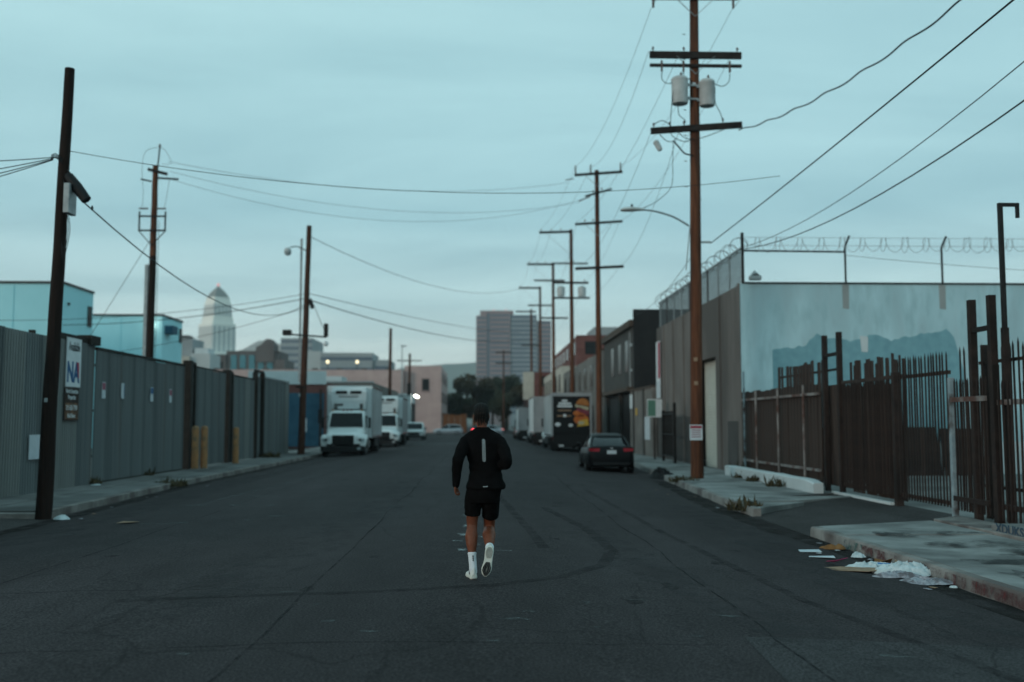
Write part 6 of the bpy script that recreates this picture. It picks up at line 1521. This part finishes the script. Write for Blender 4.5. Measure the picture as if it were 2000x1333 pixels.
# ================================================================== RUNNER
RX, RY = 0.0, 10.85
runner = thing('person', 'person running away down the middle of the street in black top and shorts', 'person', (RX, RY, road_z(RX, RY) + .003))
def fuse(mb, name, m, voxel, parent, smooth_it=6, fac=.5, wrinkle=0.0, wscale=14.0, disp=None):
    """union overlapping closed shells into one continuous surface"""
    me = mb.mesh(name + '_raw', None); ob = bpy.data.objects.new(name + '_raw', me); COL.objects.link(ob)
    rm = ob.modifiers.new('remesh', 'REMESH'); rm.mode = 'VOXEL'; rm.voxel_size = voxel; rm.use_smooth_shade = True
    sm = ob.modifiers.new('smooth', 'SMOOTH'); sm.iterations = smooth_it; sm.factor = fac
    dg = bpy.context.evaluated_depsgraph_get(); out = bpy.data.meshes.new_from_object(ob.evaluated_get(dg))
    bpy.data.objects.remove(ob); bpy.data.meshes.remove(me)
    out.name = name; out.materials.clear(); out.materials.append(M[m])
    if wrinkle or disp:
        nrm = [v.normal.copy() for v in out.vertices]
        for v, nn in zip(out.vertices, nrm):
            d = 0
            if wrinkle:
                q = Vector((v.co.x * wscale * .7, v.co.y * wscale * .7, v.co.z * wscale))
                q += Vector((mnoise.noise(q * .4), mnoise.noise(q * .4 + Vector((9, 0, 0))), 0)) * 1.5
                d += wrinkle * (1 - abs(mnoise.noise(q)) * 2.2) + wrinkle * .4 * mnoise.noise(q * 2.3)
            if disp: d += disp(v.co)
            v.co += nn * d
    out.polygons.foreach_set('use_smooth', [True] * len(out.polygons)); out.update()
    return link(name, out, parent)
def chain(mb, pts, n=16):
    """pts: (x, y, z, r) or (x, y, z, rx, ry); densified with smooth interpolation"""
    P = [Vector(p[:3]) for p in pts]; Q = [(p[3], p[4] if len(p) > 4 else p[3]) for p in pts]
    PP, RR = [], []
    E = [P[0] * 2 - P[1]] + P + [P[-1] * 2 - P[-2]]
    for i in range(len(P) - 1):
        a, b, c, d = E[i:i + 4]
        for k in range(5):
            t = k / 5
            PP.append(.5 * ((2 * b) + (c - a) * t + (2 * a - 5 * b + 4 * c - d) * t * t + (3 * b - a - 3 * c + d) * t ** 3))
            s_ = t * t * (3 - 2 * t); RR.append((Q[i][0] + (Q[i + 1][0] - Q[i][0]) * s_, Q[i][1] + (Q[i + 1][1] - Q[i][1]) * s_))
    PP.append(P[-1]); RR.append(Q[-1])
    mb.tube(PP, RR, n)
    # round ends
    for end, r in ((P[0], Q[0]), (P[-1], Q[-1])): ball(mb, end, r[0] * .97, r[1] * .97, min(r) * .97)
def ball(mb, c, rx, ry, rz, rot=None, n=16, m_=10):
    rings = []
    for i in range(m_ + 1):
        th = math.pi * i / m_; rr_ = max(.001, math.sin(th)); zz = -math.cos(th)
        ring = []
        for k in range(n):
            a = 2 * math.pi * k / n; p = Vector((math.cos(a) * rr_ * rx, math.sin(a) * rr_ * ry, zz * rz))
            if rot: p = rot @ p
            ring.append(Vector(c) + p)
        rings.append(ring)
    mb.loft(rings)
HC = Vector((.004, .075, 1.735))           # head centre
hrot = Matrix.Rotation(R(-4), 3, 'Y') @ Matrix.Rotation(R(-4), 3, 'X')
def hp(x, y, z): return HC + hrot @ Vector((x, y, z))
# ---- body
b = MB()
ball(b, hp(0, -.008, .022), .074, .094, .098, hrot, 22, 14)
ball(b, hp(0, .025, -.045), .056, .066, .075, hrot, 18, 12)
ball(b, hp(0, .062, -.088), .030, .026, .024, hrot)                     # chin
ball(b, hp(0, .096, -.022), .013, .018, .022, hrot)                     # nose
ball(b, hp(0, .088, .012), .045, .018, .014, hrot)                      # brow
ball(b, hp(0, .088, -.056), .024, .012, .009, hrot)                     # mouth
for s in (-1, 1):
    ball(b, hp(s * .080, -.002, -.012), .010, .020, .032, hrot)          # ears
    ball(b, hp(s * .045, .062, -.030), .022, .02, .02, hrot)            # cheeks
chain(b, [(.016, .045, 1.50, .068), (.010, .055, 1.60, .056), (.004, .062, 1.68, .055)])
# torso core
rings = []
for z, cx, hw, cy, hd in ((.84, .035, .150, -.01, .105), (.95, .038, .160, -.005, .112), (1.08, .04, .138, .005, .095), (1.2, .038, .150, .02, .10), (1.35, .03, .172, .032, .108), (1.46, .022, .165, .038, .092), (1.53, .016, .09, .042, .07)):
    rings.append([(cx + hw * math.cos(2 * math.pi * k / 24), cy + hd * math.sin(2 * math.pi * k / 24), z) for k in range(24)])
b.loft(rings)
# arms: left hangs back and down, right is bent across the front
LS, LE, LW = (-.172, .02, 1.445), (-.244, -.145, 1.265), (-.268, -.10, 1.00)
RS, RE, RW = (.205, .02, 1.445), (.268, -.175, 1.235), (.185, .095, 1.19)
chain(b, [(*LS, .056), (-.21, -.07, 1.36, .050), (*LE, .042), (-.258, -.13, 1.18, .043), (*LW, .028)])
chain(b, [(*RS, .056), (.25, -.09, 1.345, .050), (*RE, .042), (.24, -.07, 1.215, .043), (*RW, .028)])
def hand(mb, w, d, up, thumb, scale=1.0):
    """loosely closed hand: palm plus five bent digits. w wrist, d hand direction, up = back of hand normal, thumb = thumb side"""
    w, d, up, th = Vector(w), Vector(d).normalized(), Vector(up).normalized(), Vector(thumb).normalized()
    ball_rot = Matrix((th, up, d)).transposed()
    ball(mb, w + d * .045 * scale, .040 * scale, .019 * scale, .050 * scale, ball_rot)
    for i, (o, L) in enumerate(((.029, .068), (.010, .076), (-.009, .071), (-.026, .056))):
        a = w + d * .082 * scale + th * o * scale
        p1 = a + d * L * .42 * scale - up * .012; p2 = p1 - up * L * .36 * scale + d * .004; p3 = p2 - d * L * .32 * scale - up * .002
        mb.tube([a - d * .02, a, p1, p2, p3], [.0088, .0098, .0092, .0086, .0068], 10)
        ball(mb, p3, .0068, .0068, .0068)
    a = w + d * .03 * scale + th * .030 * scale; p1 = a + d * .030 + th * .020 - up * .008; p2 = p1 + d * .026 - up * .016 - th * .012
    mb.tube([a - th * .012, a, p1, p2], [.012, .0125, .0108, .008], 10); ball(mb, p2, .008, .008, .008)
hand(b, LW, (-.03, .10, -1), (-1, -.25, 0), (.15, 1, .1))
hand(b, RW, (-.65, .7, .15), (.7, .7, .1), (0, 0, 1))
# legs
chain(b, [(-.045, -.005, .93, .098), (-.075, .015, .80, .088), (-.092, .035, .66, .066), (-.095, .045, .56, .058), (-.097, .03, .515, .056), (-.101, .0, .44, .068, .066), (-.099, -.025, .37, .060), (-.093, -.05, .27, .042), (-.084, -.07, .15, .033), (-.080, -.075, .09, .036)], 20)
chain(b, [(.115, -.005, .93, .100), (.108, .035, .80, .090), (.095, .10, .66, .072), (.092, .145, .56, .062), (.090, .155, .505, .062), (.088, .10, .480, .064), (.088, .02, .452, .072), (.090, -.07, .408, .060), (.092, -.16, .356, .043), (.093, -.22, .322, .037), (.092, -.245, .300, .038)], 20)
ball(b, (-.030, -.035, .91), .08, .075, .08); ball(b, (.105, -.035, .91), .08, .075, .08)
fuse(b, 'body', 'skin', .0055, runner, 5, .45)
# eyes
for s in (-1, 1):
    e = MB(); ball(e, hp(s * .031, .083, .0), .011, .008, .008, hrot, 10, 8); e.build('eye', 'sole_dark', runner, smooth=True)
# ---- top
j = MB(); rings = []
for z, cx, hw, cy, hd in ((.945, .052, .208, -.018, .146), (.965, .053, .214, -.018, .148), (1.00, .054, .206, -.014, .140), (1.06, .050, .184, -.006, .126), (1.13, .048, .173, .004, .118), (1.22, .044, .178, .016, .122), (1.32, .035, .198, .028, .130), (1.40, .026, .222, .034, .126), (1.455, .021, .228, .038, .115), (1.495, .018, .222, .040, .100), (1.53, .016, .188, .044, .086), (1.558, .014, .140, .048, .076), (1.582, .012, .095, .052, .070), (1.605, .011, .070, .055, .066)):
    rings.append([(cx + hw * (abs(math.cos(2 * math.pi * k / 32)) ** .88) * (1 if math.cos(2 * math.pi * k / 32) > 0 else -1), cy + hd * math.sin(2 * math.pi * k / 32), z) for k in range(32)])
j.loft(rings)
ball(j, LS, .066, .07, .066); ball(j, RS, .066, .07, .066)
chain(j, [(*LS, .066), (-.208, -.065, 1.36, .066), (LE[0], LE[1], LE[2], .060), (-.256, -.128, 1.18, .055), (-.264, -.108, 1.07, .045), (-.268, -.10, .995, .037)], 18)
chain(j, [(*RS, .066), (.25, -.085, 1.345, .066), (RE[0], RE[1], RE[2], .062), (.24, -.075, 1.212, .058), (.20, .05, 1.195, .046), (.188, .085, 1.19, .038)], 18)
jk = fuse(j, 'running_top', 'cloth_black', .0075, runner, 5, .5, wrinkle=.0042, wscale=11)
# chequered reflective strip and hem mark, laid just off the back surface
from mathutils.bvhtree import BVHTree
bv_ = BVHTree.FromPolygons([v.co for v in jk.data.vertices], [p.vertices for p in jk.data.polygons])
def back_y(x, z, off=.002):
    h = bv_.ray_cast(Vector((x, -1, z)), Vector((0, 1, 0)))
    return (h[0].y if h[0] else -.1) - off
def back_patch(name, x0, x1, z0, z1, m, off=.0025, par=None):
    s = MB()
    for (x, z) in ((x0, z0), (x1, z0), (x1, z1), (x0, z1)):
        y = back_y(x, z, off); s.v.append((x, y, z))
    for i in range(4): s.v.append((s.v[i][0], s.v[i][1] + .0015, s.v[i][2]))
    s.f = [(0, 1, 2, 3), (4, 7, 6, 5), (0, 4, 5, 1), (1, 5, 6, 2), (2, 6, 7, 3), (3, 7, 4, 0)]
    return s.build(name, m, par)
strip = link('reflective_strip', None, jk)
cw = .0125; z = 1.478
for r_ in range(17):
    xc = .026 + .0005 * r_
    if r_ == 0: back_patch('check', xc - cw * .36, xc + cw * .36, z - cw * .74, z, 'reflective', par=strip)
    elif r_ % 2: 
        for k in (-1, 1): back_patch('check', xc + k * cw - cw * .36, xc + k * cw + cw * .36, z - cw * .74, z, 'reflective', par=strip)
    else: back_patch('check', xc - cw * .36, xc + cw * .36, z - cw * .74, z, 'reflective', par=strip)
    z -= cw * 1.14
hm = link('hem_mark', None, jk)
for i, (x0, x1, zz) in enumerate(((.022, .030, .978), (.032, .040, .978), (.042, .050, .9785), (.052, .066, .979), (.062, .072, .982))): back_patch('hem_print', x0, x1, zz - .005, zz + .004, 'galv', par=hm)
# ---- shorts
s_ = MB(); rings = []
for z, cx, hw, cy, hd in ((1.0, .042, .178, -.012, .125), (.93, .030, .186, -.015, .135), (.86, .016, .190, -.015, .138), (.80, .012, .190, -.01, .13)):
    rings.append([(cx + hw * math.cos(2 * math.pi * k / 28), cy + hd * math.sin(2 * math.pi * k / 28), z) for k in range(28)])
s_.loft(rings)
s_.tube([(-.085, -.01, .86), (-.089, .008, .78), (-.090, .022, .72), (-.091, .030, .665)], [(.088, .105), (.090, .105), (.086, .100), (.083, .094)], 24)
s_.tube([(.108, -.01, .86), (.106, .025, .78), (.104, .055, .72), (.101, .085, .640)], [(.098, .110), (.095, .110), (.092, .105), (.088, .10)], 24)
fuse(s_, 'shorts', 'cloth_black', .0075, runner, 3, .5, wrinkle=.004, wscale=10)
# ---- hair: close braided rows over the skull, loose ends at the nape
hair = MB(); ball(hair, hp(0, -.014, .028), .0785, .0965, .1015, hrot, 24, 16)
hc = hair.mesh('hair', 'scalp', True, 180)
bm = bmesh.new(); bm.from_mesh(hc)
inv = hrot.inverted()
dead = [v for v in bm.verts if (lambda q: (q.y > .055 and q.z < .055) or q.z < -.055 or (q.z < -.005 and q.y > .005))(inv @ (v.co - HC))]
bmesh.ops.delete(bm, geom=dead, context='VERTS'); bm.to_mesh(hc); bm.free()
hair_o = link('hair', hc, runner)
rnd = random.Random(4)
for i in range(11):
    u = -1 + 2 * i / 10; phi = u * R(64); kk = math.cos(phi)
    pts, rad = [], []
    for k in range(18):
        th = R(48 + k * 9.8)               # from the hairline over the crown to the nape
        w = 1 + .02 * math.sin(k * 2.4)
        pts.append(hp(math.sin(phi) * .080 * w, -.014 + .099 * kk * math.cos(th) * w, .028 + .104 * (kk ** .6) * math.sin(th) * w)); rad.append(.0088 * (1 + .18 * math.sin(k * 2.6)))
    last = pts[-1]; L = rnd.uniform(.05, .095)
    pts += [last + Vector((u * .004, .004, -L * .5)), last + Vector((u * .008 + rnd.uniform(-.008, .008), .006, -L))]; rad += [.0065, .004]
    MB().tube(pts, rad, 8).build('braid', 'hair', hair_o, smooth=True)
# ---- socks
k = MB(); chain(k, [(-.0932, -.049, .266, .0465), (-.0895, -.0585, .21, .0425), (-.0845, -.0695, .15, .0415), (-.080, -.072, .09, .043), (-.078, -.03, .06, .04)], 18)
sk = fuse(k, 'sock', 'sock', .005, runner, 3, .4)
MB().tube([(-.0932, -.049, .269), (-.0926, -.051, .254)], [.0485, .0475], 20).build('sock_cuff', 'sock', sk, smooth=True)
for i in range(3): MB().obox((-.083 + .001 * i, -.1005 - .006 * i, .240 - i * .020), .0058, .003, .0085).build('sock_mark', 'ink_black', sk)
k = MB(); chain(k, [(.0922, -.175, .348, .0465), (.093, -.205, .330, .043), (.093, -.23, .315, .041), (.092, -.25, .298, .042)], 18)
fuse(k, 'sock', 'sock', .005, runner, 3, .4)
# ---- shoes, built in their own frame: heel at y=0, toe at y=+, sole at z=0
def make_shoe(name, mtx):
    hwid = lambda y: lerp_tab(((0, .024), (.015, .036), (.05, .041), (.10, .039), (.15, .038), (.20, .046), (.24, .048), (.28, .036), (.305, .014)), y)
    def skew(y): return lerp_tab(((0, 0), (.12, .002), (.2, -.004), (.305, -.012)), y)
    ystn = [0, .006, .02, .05, .09, .13, .17, .20, .23, .255, .28, .297, .305]
    spring = lambda y: max(0, (y - .2)) ** 1.6 * 1.1 + max(0, .03 - y) * .3
    r_ = []
    for y in ystn:
        h = hwid(y); t = lerp_tab(((0, .040), (.1, .038), (.22, .030), (.305, .020)), y); z0 = spring(y); c = skew(y)
        r_.append([(c - h * .90, y, z0), (c - h * 1.06, y, z0 + t * .35), (c - h * .96, y, z0 + t), (c + h * .96, y, z0 + t), (c + h * 1.06, y, z0 + t * .35), (c + h * .90, y, z0)])
    sh = MB().loft(r_).build(name, 'shoe_foam', runner, smooth=True, angle=50); sh.matrix_local = mtx
    u = []
    for y, hk, top in ((.008, .72, .105), (.03, .80, .118), (.06, .82, .112), (.10, .84, .100), (.14, .86, .092), (.18, .86, .078), (.22, .88, .062), (.26, .84, .050), (.285, .74, .040), (.30, .4, .030)):
        h = hwid(y) * hk; z0 = spring(y) + .024; c = skew(y)
        u.append([(c - h * 1.08, y, z0), (c - h * 1.12, y, z0 + (top - z0) * .45), (c - h * .72, y, z0 + (top - z0) * .85), (c - h * .3, y, top + spring(y)), (c + h * .3, y, top + spring(y)), (c + h * .72, y, z0 + (top - z0) * .85), (c + h * 1.12, y, z0 + (top - z0) * .45), (c + h * 1.08, y, z0)])
    up = MB().loft(u).build('upper', 'shoe_white', sh, smooth=True, angle=70)
    MB().tube([(0, .002, .05), (0, -.004, .085), (0, .004, .118)], [.016, .014, .008], 8).build('heel_tab', 'shoe_white', sh, smooth=True)
    for s in (-1, 1): MB().prism([(.05, .045), (.085, .085), (.105, .082), (.075, .043)], lambda a, c2, w: (w * s, a, c2), .036, .042).build('side_mark', 'ink_black', sh)
    for i in range(5): MB().bar((-.018, .13 + i * .016, .094 - i * .0065), (.018, .136 + i * .016, .094 - i * .0065), .006, .004).build('lace', 'sock', sh)
    # outsole: pale ribs at the heel, dark ribs under the forefoot
    def pads(y0, y1, m, nrib, gapw):
        for i in range(nrib):
            P = []
            for side in (0, 1):
                for q in range(9):
                    t = q / 8; y = y0 + (y1 - y0) * (t if side == 0 else 1 - t)
                    taper = min(1, .55 + 1.2 * min(t, 1 - t))
                    h = hwid(y) * .90; a = -h + 2 * h * (i + (gapw if side == 0 else 1 - gapw)) / nrib
                    P.append((a * taper + skew(y), y))
            n = len(P); vs = [(x, y, spring(y) - .006) for x, y in P] + [(x, y, spring(y) + .004) for x, y in P]
            fs = [tuple(range(n)), tuple(reversed(range(n, 2 * n)))] + [(a, (a + 1) % n, n + (a + 1) % n, n + a) for a in range(n)]
            MB().add(vs, fs).build('outsole_rib', m, sh)
    pads(.155, .298, 'sole_dark', 5, .10); pads(.008, .115, 'sole_light', 5, .14)
    return sh
make_shoe('left_shoe', Matrix.Translation((-.072, -.128, .004)) @ Matrix.Rotation(R(9), 4, 'Z') @ Matrix.Rotation(R(-2), 4, 'X'))
# right shoe: sole turned to the camera, toe pointing down
yax = Vector((-.115, .08, -1.0)).normalized(); zax = Vector((0.04, 1, .08)); zax = (zax - yax * zax.dot(yax)).normalized(); xax = yax.cross(zax)
m3 = Matrix((xax, yax, zax)).transposed().to_4x4()
make_shoe('right_shoe', Matrix.Translation((.094, -.335, .372)) @ m3 @ Matrix.Scale(1.06, 4))
for o in runner.children:
    if o.name.endswith('shoe'): o.name = 'shoe'
# ================================================================== AIR
hz = MB().box(-4100, 4100, -4000, 4120, -1.2, 225).build('haze', None)
hm_ = bpy.data.materials.new('haze_air'); hm_.use_nodes = True
nn = hm_.node_tree.nodes; nn.clear()
vo = nn.new('ShaderNodeVolumePrincipled'); oo = nn.new('ShaderNodeOutputMaterial')
vo.inputs['Color'].default_value = (0.93, 0.96, 0.98, 1); vo.inputs['Density'].default_value = 0.00020; vo.inputs['Anisotropy'].default_value = 0.2
hm_.node_tree.links.new(vo.outputs[0], oo.inputs['Volume'])
hz.data.materials.append(hm_)
tag(hz, kind='stuff')
